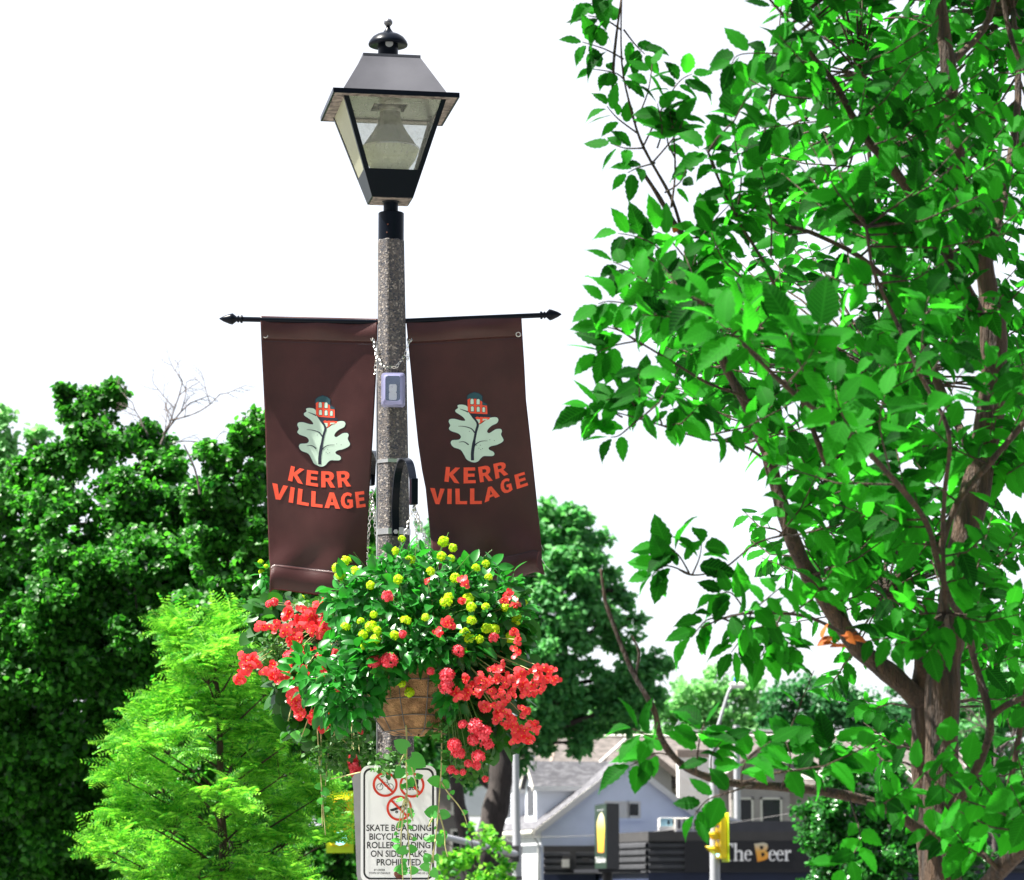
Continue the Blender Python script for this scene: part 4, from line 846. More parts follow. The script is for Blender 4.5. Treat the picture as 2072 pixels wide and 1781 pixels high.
# ------------------------------------------------------------ trees
def pl(pts, n=4): return [P(*q) for q in smooth_loop([tuple(q) for q in pts], n, False)]
def limb(b, pts, w0, w1, n=9, Yd=None, wob=0, g=None):
    """px polyline (x, y, Y) with widths in px from w0 to w1"""
    q = pl(pts); k_ = len(q)
    if wob: q = [p+Vector((g.uniform(-1, 1), g.uniform(-1, 1), g.uniform(-1, 1)))*wob for p in q]
    b.tube(q, [S((w0+(w1-w0)*i/(k_-1))/2, pts[0][2])*(1+.08*math.sin(i*1.7)) for i in range(k_)], n); return q
def crown_leaves(root, T, m, clumps, n_per, size, seed, sub=12, flat=.8, spread_=.36, name='crown', up=.7, hang=0., wid=1.0):
    g = np.random.default_rng(seed); PP = []
    for cl in clumps:
        x, y, r, Y = cl[:4]; dens = cl[4] if len(cl) > 4 else 1
        c = np.array(P(x, y, Y)); Rr = S(r, Y); ns = max(4, int(sub*dens)); d = nrm(g.normal(size=(ns, 3))); sc = c+d*Rr*(.35+.6*g.random((ns, 1)))
        n = int(n_per*dens*(r/60)**2); idx = g.integers(0, ns, n); e = nrm(g.normal(size=(n, 3)))*(g.random((n, 1))**.6)*Rr*spread_*(.6+.8*g.random(ns)[idx][:, None]); e[:, 2] *= flat
        PP.append(sc[idx]+e)
    p_ = np.concatenate(PP); n = len(p_); A = g.normal(size=(n, 3))*np.array([1, 1, .7]); A[:, 2] -= .35+hang
    N = np.array([0, -.25, up])+g.normal(size=(n, 3))*.65
    return scatter(name, T, p_, A, N, size*(.65+.6*g.random(n)), m, root, wid)
def clump_limbs(b, base_pts, clumps, w0, w1, seed, every=1, n=6):
    g = random.Random(seed)
    for cl in clumps[::every]:
        x, y, r, Y = cl[:4]; s_ = min(base_pts, key=lambda q: abs(q[0]-x)*.8+abs(q[1]-y-r)*1.0)
        mx_, my = (s_[0]*.5+x*.5)+g.uniform(-.15, .15)*r, s_[1]*.55+y*.45+g.uniform(0, .2)*r
        q = limb(b, [(s_[0], s_[1], s_[2]), (mx_, my, (s_[2]+Y)/2), (x, y, Y)], w0, w1, n)
        for t in range(4): limb(b, [(x*.5+mx_*.5, y*.5+my*.5, Y), (x+g.uniform(-.4, .4)*r, y+g.uniform(-.3, .3)*r, Y), (x+g.uniform(-.95, .95)*r, y+g.uniform(-.95, .4)*r, Y+g.uniform(-.5, .5)*S(r, Y))], w1, w1*.35, 5)
def ground_pt(x, Y): p = P(x, 1800, Y); return Vector((p.x, p.y, 0 if Y < 18 else -.15))
def to_ground(x, y, Y, w_=None): # px row of the ground at that depth
    gz = 0 if Y < 18 else -.15; return 1800+(1.7-gz)*FPX/Y
def tree(nm, label, cat, x0, Y, trunk, bark_, clumps, T, lm, n_per, size, seed, lw=(10, 3), group=None, every=1, **kw):
    root = thing(nm, ground_pt(x0, Y), label, cat, group); b = MB()
    gy = to_ground(x0, 0, Y); tr = [(x0, gy, Y)]+trunk[1:] if trunk[0] is None else trunk
    limb(b, [(q[0], q[1], q[2]) for q in tr], tr[0][3] if len(tr[0]) > 3 else lw[0]*2, tr[-1][3] if len(tr[-1]) > 3 else lw[0], 12)
    if lw[0]: clump_limbs(b, [(q[0], q[1], q[2]) for q in tr[1:]], clumps, lw[0], lw[1], seed, every)
    b.build('trunk', bark_, root, smooth='all'); crown_leaves(root, T, lm, clumps, n_per, size, seed+1, **kw); return root

# left: big lindens
c1 = [(170, 830, 58, 32), (235, 800, 32, 32), (130, 800, 30, 32), (290, 900, 60, 32), (200, 900, 75, 31.5), (120, 950, 70, 32), (60, 960, 55, 32.5), (330, 960, 60, 31.5), (250, 1000, 90, 31), (140, 1060, 100, 31), (40, 1060, 85, 31.5), (340, 1060, 75, 31),
      (270, 1150, 110, 30.5), (120, 1200, 120, 30.5), (20, 1200, 90, 31), (370, 1180, 80, 30.5), (200, 1320, 130, 30.5), (60, 1350, 120, 30.5), (330, 1320, 110, 31), (150, 1480, 130, 31), (30, 1520, 120, 31), (300, 1480, 120, 31.5), (90, 1640, 130, 31.5), (230, 1640, 120, 32), (10, 1700, 110, 32), (150, 1760, 110, 32)]
t1 = tree('linden_tree', 'tall dark green linden at the left edge with dead twigs above its top', 'tree', 300, 32, [None, (290, 1600, 32), (270, 1300, 32), (235, 1050, 32), (205, 900, 32), (180, 800, 32, 6)], BK_dark, c1, OVATE, LF_linden, 1750, .066, 11, (6, 2), sub=26, spread_=.34)
b = MB(); g = random.Random(4)
def twig_tree(b, x, y, a, L_, w_, Y, dep):
    pts = [(x, y, Y)]; aa = a
    for i in range(4): aa += g.uniform(-14, 14); x += L_/4*math.cos(R(aa)); y -= L_/4*math.sin(R(aa)); pts.append((x, y, Y+i*.03))
    limb(b, pts, w_, w_*.55, 5)
    if dep:
        for i in range(1, 5):
            if g.random() < .8: twig_tree(b, pts[i][0], pts[i][1], aa+g.choice((-1, 1))*g.uniform(22, 50), L_*g.uniform(.35, .62), w_*.55, pts[i][2], dep-1)
for x, y, a, L_, w_ in ((325, 900, 74, 100, 7), (330, 880, 48, 110, 6), (345, 850, 22, 110, 5), (300, 880, 110, 70, 5), (340, 900, 8, 90, 4), (290, 1010, 178, 100, 5), (275, 920, 140, 60, 5)): 
    b = MB(); twig_tree(b, x, y, a, L_*1.05, w_*.7, 31.6, 3); o = b.build('dead_twig', BK_bare, t1); o['label'] = 'bare grey dead twig'
c2 = [(440, 930, 50, 29), (500, 890, 55, 29), (540, 860, 45, 29), (470, 990, 70, 29), (400, 1010, 45, 29), (560, 960, 60, 29.5), (430, 1090, 80, 29), (530, 1080, 80, 29), (620, 1060, 80, 30), (480, 1200, 90, 29), (400, 1260, 80, 29), (590, 1200, 90, 30), (520, 1330, 90, 29), (680, 1150, 80, 30.5), (700, 1300, 90, 30.5), (760, 1050, 60, 31), (450, 1450, 90, 29.5), (600, 1430, 100, 30), (720, 1450, 90, 30.5), (400, 1600, 100, 30), (540, 1580, 80, 30), (630, 1530, 60, 30.5), (480, 1720, 90, 30.5), (760, 1250, 70, 31)]
t2 = tree('linden_tree', 'linden with dark visible limbs standing behind the left brown banner', 'tree', 470, 29.5, [None, (465, 1600, 29.5), (450, 1400, 29.2), (455, 1220, 29.2), (465, 1100, 29.2), (480, 980, 29.2), (500, 880, 29.2, 5)], BK_dark, c2, OVATE, LF_linden, 1550, .064, 31, (6, 2), sub=24, spread_=.34)
b = MB(); limb(b, [(470, 890, 28.9), (485, 865, 28.9), (498, 842, 28.9)], 6, 4, 5); b.build('broken_limb', BK_bare, t2)
for a in ((405, 1000, 372, 900),): b = MB(); limb(b, [(a[0], a[1], 28.4), ((a[0]+a[2])/2+6, (a[1]+a[3])/2, 28.4), (a[2], a[3], 28.4)], 6, 3, 5); b.build('broken_limb', BK_bare, t2)
c0 = [(-10, 850, 40, 46), (10, 900, 30, 46), (20, 960, 45, 46), (-20, 920, 50, 46), (80, 880, 25, 46), (-30, 1000, 60, 46)]
tree('locust_tree', 'pale feathery tree peeking over the foliage at the far left edge', 'tree', -40, 46, [None, (-35, 1300, 46), (-20, 1000, 46, 8)], BK_bare, c0, SIMPLE, LF_pale, 1100, .12, 41, (5, 2), sub=10, spread_=.5)

cd_ = [(x_+(40 if (y_//120) % 2 else 0), y_, 95, 40) for y_ in range(1160, 1860, 120) for x_ in range(-20, 800, 120) if not (x_ > 540 and y_ > 1480)]  # extra leaf clumps added at the back so the gaps turn dark
tree('linden_tree', 'backing layer of leaves added behind the two front lindens to darken their gaps', 'tree', 380, 40, [None, (380, 1500, 40), (385, 1250, 40, 8)], BK_dark, cd_, OVATE, LF_linden, 420, .15, 131, (6, 2), every=5, sub=14, spread_=.6)

co_ = [(-420, 620, 150, 31), (-330, 760, 140, 31), (-520, 780, 150, 31), (-400, 900, 170, 31), (-300, 1000, 110, 31), (-500, 1050, 150, 31), (-340, 1180, 120, 31), (-420, 1350, 150, 31), (-320, 1450, 110, 31)]  # unseen tree added beyond the left edge to cast shade on the lower left
tree('linden_tree', 'unseen linden added just outside the left edge to shade the lower left', 'tree', -430, 31, [None, (-430, 1400, 31), (-420, 900, 31, 8)], BK_dark, co_, OVATE, LF_linden, 420, .12, 141, (8, 3), sub=20, spread_=.45)

# bright young locust in front of them
root = thing('young_locust_tree', ground_pt(455, 20), 'bright lime green young locust with ferny leaves standing left of the white sign', 'tree'); b = MB()
stem = [(455, to_ground(0, 0, 20), 20), (455, 1781, 20), (450, 1690, 20), (446, 1600, 20), (445, 1500, 20), (440, 1400, 20), (430, 1330, 20), (425, 1260, 20)]
limb(b, stem, 24, 4, 10)
g = np.random.default_rng(12); FP, FA, FN = [], [], []; gg = random.Random(12)
def half_w(y):     # half width of the crown by row
    return float(np.interp(y, [1225, 1260, 1320, 1400, 1470, 1560, 1640, 1700, 1781, 1900], [12, 55, 85, 165, 215, 225, 235, 240, 270, 280]))
CLL = [(350, 1262, 28), (385, 1292, 28), (460, 1250, 26), (430, 1290, 34), (480, 1320, 38), (420, 1350, 48), (370, 1335, 24), (490, 1400, 48), (545, 1380, 26), (350, 1400, 44), (290, 1430, 32), (440, 1430, 55), (540, 1460, 48), (600, 1475, 28), (262, 1480, 32), (330, 1490, 55), (470, 1510, 62), (240, 1550, 42), (580, 1540, 48), (320, 1570, 58), (430, 1600, 64), (540, 1600, 58), (250, 1620, 42), (340, 1650, 58), (480, 1680, 64), (585, 1680, 50), (212, 1695, 40), (172, 1700, 20), (290, 1720, 48), (400, 1740, 58), (540, 1750, 58), (610, 1760, 44), (245, 1775, 44), (330, 1800, 60), (450, 1820, 70), (580, 1820, 60)]
for cx_, cy_, cr_2 in [(440+(a-440)*.9, b_+22, c*.92) for a, b_, c in CLL]+[(648, 1655, 22), (640, 1610, 20), (660, 1700, 16)]:
    Yc_ = 20+gg.uniform(-.45, .35); s_ = min(cy_+60+abs(cx_-445)*.32, 1900); bx = 450-(1690-min(s_, 1690))*.03
    q0 = [(bx, s_, 20), ((bx*.5+cx_*.5), s_*.45+cy_*.55+10, (20+Yc_)/2), (cx_, cy_+cr_2*.3, Yc_)]; limb(b, q0, 6, 2.4, 6)
    for kk in range(int(5+cr_2/8)):
        an = gg.uniform(-20, 200); L2 = cr_2*gg.uniform(.5, 1.15); x1, y1 = cx_+math.cos(R(an))*L2*1.15, cy_-math.sin(R(an))*L2*.75; Y1_ = Yc_+gg.uniform(-.8, .8)*S(cr_2, 20)
        q = limb(b, [(cx_, cy_+cr_2*.3, Yc_), ((cx_+x1)/2, (cy_+y1)/2+4, (Yc_+Y1_)/2), (x1, y1, Y1_)], 2.6, 1.2, 4)
        for j in range(8):
            f = (.2+.8*(j+1)/8)*(len(q)-1); i = min(len(q)-2, int(f)); p = q[i].lerp(q[i+1], min(1, f-i)); d = (q[i+1]-q[i]).normalized(); sd = d.cross(Vector((0, 0, 1)))
            a = d*gg.uniform(.2, .9)+sd*(1 if j % 2 else -1)*gg.uniform(.2, .8)+Vector((gg.uniform(-.7, .7), gg.uniform(-.5, .2), gg.uniform(-.15, .25)))
            FP.append(p); FA.append(a); FN.append((gg.uniform(-.3, .3), gg.uniform(-1.0, -.1), 1))
b.build('trunk', BK_elm, root, smooth='all'); n = len(FP)
scatter('crown', FROND, np.array(FP), FA, FN, S(60, 20)*(.6+.6*g.random(n)), LF_locust, root)

# mid distance
c3 = [(1100, 1490, 45, 112), (1180, 1500, 34, 112), (1040, 1520, 45, 112), (1240, 1430, 40, 112), (1120, 1420, 55, 111), (1120, 1045, 42, 112), (1165, 1070, 50, 112), (1090, 1110, 70, 112), (1190, 1120, 60, 112), (1030, 1180, 80, 112), (1140, 1190, 85, 111), (1220, 1190, 55, 112), (1262, 1205, 28, 112), (1180, 1270, 75, 111), (1080, 1290, 85, 111), (1250, 1270, 45, 112), (1290, 1250, 22, 112, .7), (1000, 1330, 80, 112), (1130, 1370, 70, 111), (1270, 1360, 60, 112), (1330, 1345, 38, 112), (1230, 1400, 55, 112), (1310, 1410, 45, 112), (1060, 1440, 80, 112), (1160, 1450, 50, 113), (970, 1450, 70, 113), (1280, 1450, 35, 113), (960, 1230, 80, 113), (880, 1100, 70, 114), (900, 1330, 80, 113), (1220, 1480, 30, 113, .7), (930, 1540, 60, 113)]
tree('oak_tree', 'tall broad tree behind the right banner and left of the pale sky gap', 'tree', 975, 112, [None, (985, 1700, 112), (1000, 1600, 112), (1008, 1500, 112), (1020, 1400, 112), (1060, 1280, 112), (1110, 1150, 112), (1140, 1080, 112, 10)], BK_dark, c3, SIMPLE, LF_mid, 1150, .28, 51, (12, 4), sub=13, spread_=.42)
root = thing('tree_trunk', ground_pt(940, 108), 'dark leaning trunk between the sign and the pale blue house', 'tree'); b = MB()
limb(b, [(958, 1850, 108), (955, 1760, 108), (935, 1660, 108), (925, 1600, 108), (910, 1500, 108)], 34, 22, 10)
b.build('trunk', BK_dark, root, smooth='all')
crown_leaves(root, SIMPLE, LF_dark, [(905, 1470, 60, 108), (850, 1500, 60, 108), (870, 1420, 70, 109)], 420, .40, 77)
tr = bpy.data.objects['oak_tree']; b = MB(); limb(b, [(975, 1850, 111), (980, 1740, 111), (1002, 1640, 111), (1015, 1560, 111), (1005, 1480, 111), (985, 1400, 111)], 62, 40, 12); b.build('main_trunk', BK_dark, tr, smooth='all')
far = [('maple_tree', 'pale airy green tree behind the roofs, left of the far street light', 1440, 190, [(1400, 1420, 50, 190), (1450, 1390, 48, 190), (1500, 1400, 45, 190), (1380, 1470, 55, 190), (1440, 1470, 70, 190), (1510, 1460, 60, 190), (1340, 1440, 35, 190), (1545, 1490, 40, 190), (1350, 1495, 40, 190)], LF_pale, SIMPLE, .6),
 ('maple_tree', 'dark green tree behind the roofs, between the far street light and the near trunk', 1640, 185, [(1580, 1420, 48, 185), (1640, 1410, 55, 185), (1700, 1420, 55, 185), (1600, 1470, 60, 185), (1680, 1480, 60, 185), (1560, 1480, 40, 185), (1760, 1450, 55, 185), (1830, 1450, 60, 185), (1790, 1500, 60, 185)], LF_dark, SIMPLE, .55),
 ('maple_tree', 'mid green tree low behind the right banner, showing under the tall broad tree', 1090, 175, [(1060, 1470, 60, 175), (1130, 1450, 60, 175), (1150, 1500, 50, 175), (1250, 1490, 45, 175), (1010, 1500, 60, 175), (1180, 1490, 40, 175), (1230, 1440, 40, 175), (1300, 1490, 30, 175)], LF_pale, SIMPLE, .5),
 ('maple_tree', 'mid green tree at the right edge behind the near tree trunks', 2010, 120, [(1990, 1400, 55, 120), (2050, 1380, 60, 120), (1960, 1460, 60, 120), (2030, 1480, 70, 120), (2080, 1450, 60, 120), (1990, 1560, 60, 120), (2060, 1580, 70, 120), (2100, 1650, 60, 120), (2010, 1650, 50, 120)], LF_mid, SIMPLE, .4)]
for i, (nm, lb, x, Y, cl, m, T, sz) in enumerate(far):
    tree(nm, lb, 'tree', x, Y, [None, (x, 1600, Y), (x+6, 1480, Y, 8)], BK_dark, cl, T, m, 1100, sz*.62, 60+i*3, (5, 2), 'trees far behind the roofs', sub=15, spread_=.45)
# green mass low behind the sign and under the locust
cb = [(60, 1830, 90, 36), (200, 1830, 90, 36), (330, 1830, 90, 36), (450, 1830, 90, 36), (560, 1810, 80, 38)]
tree('leafy_bush', 'low dark hedge of leaves under the lime young tree at the lower left', 'bush', 300, 37, [None, (300, 1800, 37), (300, 1770, 37, 5)], BK_dark, cb, OVATE, LF_linden, 700, .10, 190, (5, 2), sub=12, spread_=.45)
cb = [(700, 1560, 60, 72), (620, 1640, 60, 72), (690, 1640, 60, 72), (750, 1640, 40, 72), (600, 1740, 70, 72), (690, 1740, 70, 72), (760, 1760, 60, 72), (840, 1580, 50, 72), (560, 1690, 60, 72), (850, 1500, 45, 72), (650, 1560, 55, 72), (640, 1500, 60, 72), (740, 1500, 60, 72)]
tree('leafy_bush', 'dense mid green bush behind the yellow signals and the lime young tree', 'bush', 660, 72, [None, (660, 1760, 72), (655, 1660, 72, 8)], BK_dark, cb, OVATE, LF_linden, 900, .16, 90, (5, 2), sub=12, spread_=.45)
cs = [(1000, 1700, 30, 55), (1010, 1745, 28, 55), (960, 1720, 36, 55), (925, 1735, 30, 55), (980, 1770, 45, 55), (905, 1770, 40, 55), (890, 1700, 16, 55), (1030, 1790, 30, 55), (950, 1672, 14, 55), (985, 1680, 14, 55)]
tree('young_locust_tree', 'small light green feathery bush just right of the white sign', 'bush', 960, 55, [None, (960, 1790, 55), (962, 1730, 55, 4)], BK_dark, cs, OVATE, LF_locust, 420, .10, 93, (3, 1.5), sub=10, spread_=.5)
cr_ = [(1690, 1590, 50, 48), (1720, 1560, 60, 48), (1790, 1580, 50, 48), (1650, 1680, 45, 48), (1665, 1640, 45, 48), (1690, 1660, 70, 48), (1780, 1670, 70, 48), (1850, 1640, 60, 48), (1690, 1740, 72, 48), (1740, 1750, 80, 48), (1830, 1740, 80, 48), (1900, 1700, 60, 48), (1930, 1770, 60, 48), (1985, 1745, 40, 48), (1665, 1790, 50, 48), (1695, 1520, 30, 48, .7)]
tree('glossy_shrub', 'glossy dark green shrub hiding the right end of the black shop sign', 'bush', 1750, 48, [None, (1750, 1780, 48), (1745, 1680, 48, 6)], BK_dark, cr_, OVATE, LF_shrub, 900, .085, 96, (4, 2), sub=14, spread_=.45)
# bare twiggy sapling at right edge
root = thing('bare_sapling', ground_pt(2010, 70), 'grey leafless twiggy sapling behind the right-hand trunk', 'tree'); b = MB(); g = random.Random(9)
limb(b, [(2010, to_ground(0, 0, 70), 70), (2012, 1650, 70), (2015, 1500, 70)], 12, 5, 6)
for i in range(12): twig_tree(b, 2012, 1700-i*20, 90+g.choice((-1, 1))*g.uniform(20, 60), g.uniform(60, 110), 5, 70, 2)
b.build('trunk', BK_bare, root)

# ------------------------------------------------------------ buildings
def m_shingle(name, c1, c2, rows=4.2):
    m, t, p = base_mat(name); N = t.nodes.new; K = t.links.new
    tc = N('ShaderNodeTexCoord'); br = N('ShaderNodeTexBrick'); mpn = N('ShaderNodeMapping'); K(tc.outputs['UV'], mpn.inputs[0]); K(mpn.outputs[0], br.inputs[0])
    br.inputs['Color1'].default_value = rgb(c1); br.inputs['Color2'].default_value = rgb(c2); br.inputs['Mortar'].default_value = rgb([c*.45 for c in c1])
    br.inputs['Scale'].default_value = rows; br.inputs['Mortar Size'].default_value = .02; br.inputs['Brick Width'].default_value = .9; br.inputs['Row Height'].default_value = .42; br.inputs['Bias'].default_value = -.2
    n = N('ShaderNodeTexNoise'); n.inputs['Scale'].default_value = 2.5; n.inputs['Detail'].default_value = 6; K(tc.outputs['Object'], n.inputs[0])
    x = N('ShaderNodeMix'); x.data_type = 'RGBA'; x.blend_type = 'OVERLAY'; x.inputs[0].default_value = .5; K(br.outputs[0], x.inputs[6]); K(n.outputs[0], x.inputs[7]); K(x.outputs[2], p.inputs['Base Color']); p.inputs['Roughness'].default_value = .9
    return m
def uvbox(o, s=1.0):         # metric UVs per face: u along the horizontal, v along the slope
    me = o.data; uv = me.uv_layers.new(name='UVMap')
    for f in me.polygons:
        n = f.normal; u = Vector((-n.y, n.x, 0)); u = u.normalized() if u.length > .01 else Vector((1, 0, 0)); v = n.cross(u)
        for li in f.loop_indices: c = me.vertices[me.loops[li].vertex_index].co; uv.data[li].uv = (c.dot(u)*s, c.dot(v)*s)
    return o
M_sh_grey = m_shingle('grey_shingles', (.075, .075, .087), (.165, .165, .18)); M_sh_tan = m_shingle('tan_shingles', (.095, .083, .077), (.175, .152, .14), 3.2)
def m_brick(name, c1, c2, mo):
    m = m_shingle(name, c1, c2, 3.2); br = [q for q in m.node_tree.nodes if q.type == 'TEX_BRICK'][0]; br.inputs['Mortar'].default_value = rgb(mo); br.inputs['Brick Width'].default_value = .7; br.inputs['Row Height'].default_value = .25; return m
M_wbrick = m_brick('white_painted_brick', (.80, .76, .72), (.86, .82, .78), (.6, .56, .53))
M_blue = mat('pale_blue_stucco', (.82, .86, .95), .85, noise=.04, scale=1.2, bump=.1); M_bwhite = mat('pale_grey_siding', (.66, .68, .71), .8, noise=.05, scale=2)
M_beige = mat('beige_stucco', (.38, .35, .335), .9, noise=.06, scale=1.5, bump=.1); M_brown = mat('taupe_stucco', (.20, .18, .17), .9, noise=.08, scale=1.5)
M_trim = mat('cream_trim', (.74, .71, .64), .6, noise=.04, scale=3); M_fasc = mat('taupe_fascia', (.24, .19, .16), .7)
M_win = mat('dark_window_glass', (.012, .014, .02), .12, noise=.3, scale=2, spec=.8)
M_corr = mat('charcoal_metal_siding', (.07, .072, .08), .5, metal=.2, noise=.12, scale=2); M_cap = mat('dark_parapet_cap', (.05, .048, .048), .6, noise=.1, scale=3)
M_fascia = mat('black_sign_fascia', (.008, .008, .012), .45); M_dblue = mat('dark_blue_base_wall', (.022, .032, .075), .6, noise=.15, scale=1)
M_lwhite = mat('white_letter_face', (.95, .94, .96), .4); M_hvac = mat('hvac_casing', (.62, .60, .56), .6, noise=.06, scale=4)
M_hvblue = mat('hvac_blue_panel', (.14, .26, .34), .6); M_slot = mat('dark_grille', (.05, .05, .05), .7)
class Frame:        # local frame: a along the facade, b going away, z up
    def __init__(s, o, yaw): s.o = Vector(o); s.u = Vector((math.cos(yaw), math.sin(yaw), 0)); s.w = Vector((-math.sin(yaw), math.cos(yaw), 0))
    def __call__(s, a, b_, z): q = s.o+s.u*a+s.w*b_; return Vector((q.x, q.y, z))
def fbox(b, F_, a0, a1, b0, b1, z0, z1):
    b.hexa([F_(a0, b0, z0), F_(a1, b0, z0), F_(a1, b1, z0), F_(a0, b1, z0)], [F_(a0, b0, z1), F_(a1, b0, z1), F_(a1, b1, z1), F_(a0, b1, z1)])
def slab(b, pts, th): pts = [Vector(p) for p in pts]; n = (pts[1]-pts[0]).cross(pts[3]-pts[0]).normalized(); n = n if n.z > 0 else -n; b.hexa([p-n*th for p in pts], pts)
def window(F_, a0, a1, z0, z1, b0, parent, frame_m, bars=1, name='window', glass=None):
    b = MB(); t = .09
    for q in ((a0-t, a1+t, z1, z1+t), (a0-t, a1+t, z0-t, z0), (a0-t, a0, z0, z1), (a1, a1+t, z0, z1)): fbox(b, F_, q[0], q[1], b0-.06, b0+.02, q[2], q[3])
    for i in range(1, bars+1): m_ = a0+(a1-a0)*i/(bars+1); fbox(b, F_, m_-.05, m_+.05, b0-.05, b0+.02, z0, z1)
    w_ = b.build(name, frame_m, parent); b = MB(); fbox(b, F_, a0, a1, b0-.02, b0+.01, z0, z1); b.build('pane', glass or M_win, w_); return w_

# pale blue house
pA = P(*Z6(405, 690), 130); yaw = R(15); H = Frame((pA.x, pA.y, 0), yaw); ez = pA.z; Wd = 7.35; Ln = 8.2
apx = P(*Z6(940, 282), 131); rz_ = apx.z; gz = -.15
hs = thing('blue_house', (pA.x, pA.y, gz), 'pale blue gabled house with two dormers on its grey shingle roof', 'house')
b = MB(); prof = [(0, gz), (Wd, gz), (Wd, ez), (Wd/2, rz_-.12), (0, ez)]
b.prism([H(a, 0, z) for a, z in prof], H.w*Ln); b.build('wall', M_blue, hs)
b = MB(); fbox(b, H, -.03, .0, .02, Ln, gz, ez-.05); b.build('side_wall', M_bwhite, hs)
b = MB(); ov = .28; sl_ = (rz_-ez)/(Wd/2)
slab(b, [H(-.35, -ov, ez-.35*sl_+.1), H(Wd/2, -ov, rz_+.06), H(Wd/2, Ln+ov, rz_+.06), H(-.35, Ln+ov, ez-.35*sl_+.1)], .10); rf = b.build('roof', M_sh_grey, hs); uvbox(rf)
b = MB(); slab(b, [H(Wd/2+.002, -ov, rz_+.06), H(Wd+.35, -ov, ez-.35*sl_+.1), H(Wd+.35, Ln+ov, ez-.35*sl_+.1), H(Wd/2+.002, Ln+ov, rz_+.06)], .10); uvbox(b.build('roof', M_sh_grey, hs))
for nm, a0, z0, a1, z1 in (('bargeboard', -.38, ez-.38*sl_, Wd/2, rz_-.0), ('bargeboard', Wd/2, rz_-.0, Wd+.38, ez-.38*sl_)):
    b = MB(); b.hexa([H(a0, -ov-.04, z0-.24), H(a1, -ov-.04, z1-.24), H(a1, -ov, z1-.24), H(a0, -ov, z0-.24)], [H(a0, -ov-.04, z0+.06), H(a1, -ov-.04, z1+.06), H(a1, -ov, z1+.06), H(a0, -ov, z0+.06)]); b.build(nm, M_trim, hs)
b = MB(); b.tube([H(-.42, -ov, ez-.3), H(-.42, Ln+ov, ez-.3)], .09, 8); b.build('gutter', M_trim, hs)
for bb in (.1, 4.3, 7.6):
    b = MB(); b.tube([H(-.42, bb, ez-.32), H(-.25, bb, ez-.55), H(-.1, bb-.05, ez-.8), H(-.1, bb-.05, gz)], .055, 7); b.build('downpipe', M_white, hs, smooth='all')
wz = P(*Z6(950, 590), 130).z
window(H, (P(*Z6(815, 590), 130.8).x-pA.x)/math.cos(yaw), (P(*Z6(945, 590), 130.8).x-pA.x)/math.cos(yaw), wz-.25, wz+.25, 0, hs, M_trim, 0, glass=M_trim)
window(H, (P(*Z6(958, 590), 130.8).x-pA.x)/math.cos(yaw), (P(*Z6(1015, 590), 130.8).x-pA.x)/math.cos(yaw), wz-.25, wz+.25, 0, hs, M_trim, 0)
b = MB(); fbox(b, H, 2.75, 4.4, -.1, 0, wz-.46, wz-.36); b.build('window_ledge', M_blue, hs)
b = MB(); fbox(b, H, -.07, -.03, 1.2, 2.3, gz, 2.6); b.build('side_door', M_bwhite, hs)
for di, b0 in enumerate((1.3, 5.0)):         # dormers: little gabled boxes facing left, ridge running back into the roof
    dw = 1.75; ew = ez+1.78; rw = ew+.95; a0 = .15; at_z = lambda z: (z-ez)/sl_
    dm = MB(); dm.prism([H(a0, b0, ez+.1), H(a0, b0+dw, ez+.1), H(a0, b0+dw, ew), H(a0, b0+dw/2, rw-.08), H(a0, b0, ew)], H.u*3.2); d_ = dm.build('dormer', M_blue, hs)
    r_ = MB(); a1 = at_z(ew)+.1; a2 = at_z(rw)+.1
    slab(r_, [H(a0-.2, b0-.2, ew-.16), H(a1, b0-.2, ew-.16), H(a2+.5, b0+dw/2, rw), H(a0-.2, b0+dw/2, rw)], .08); uvbox(r_.build('dormer_roof', M_sh_grey, d_))
    r_ = MB(); slab(r_, [H(a0-.2, b0+dw/2+.002, rw), H(a2+.5, b0+dw/2+.002, rw), H(a1, b0+dw+.2, ew-.16), H(a0-.2, b0+dw+.2, ew-.16)], .08); uvbox(r_.build('dormer_roof', M_sh_grey, d_))
    r_ = MB(); fbox(r_, H, a0-.22, a1-.1, b0-.24, b0-.2, ew-.34, ew-.14); r_.build('dormer_fascia', M_white, d_)
    for s0, s1, z0, z1 in ((b0-.22, b0+dw/2, ew-.2, rw), (b0+dw/2, b0+dw+.22, rw, ew-.2)):
        r_ = MB(); r_.hexa([H(a0-.24, s0, z0-.16), H(a0-.24, s1, z1-.16), H(a0-.2, s1, z1-.16), H(a0-.2, s0, z0-.16)], [H(a0-.24, s0, z0+.03), H(a0-.24, s1, z1+.03), H(a0-.2, s1, z1+.03), H(a0-.2, s0, z0+.03)]); r_.build('dormer_bargeboard', M_trim, d_)
    r_ = MB(); fbox(r_, H, a0-.03, a0, b0+.4, b0+dw-.4, ez+.45, ew-.1); r_.build('dormer_window', M_win, d_)
b = MB(); p0 = P(*Z6(600, 497), 134); b.tube([p0+Vector((0, -.8, 0)), P(*Z6(722, 388), 133)+Vector((0, -.8, 0))], .03, 6); b.build('metal_flashing', M_galv, hs)
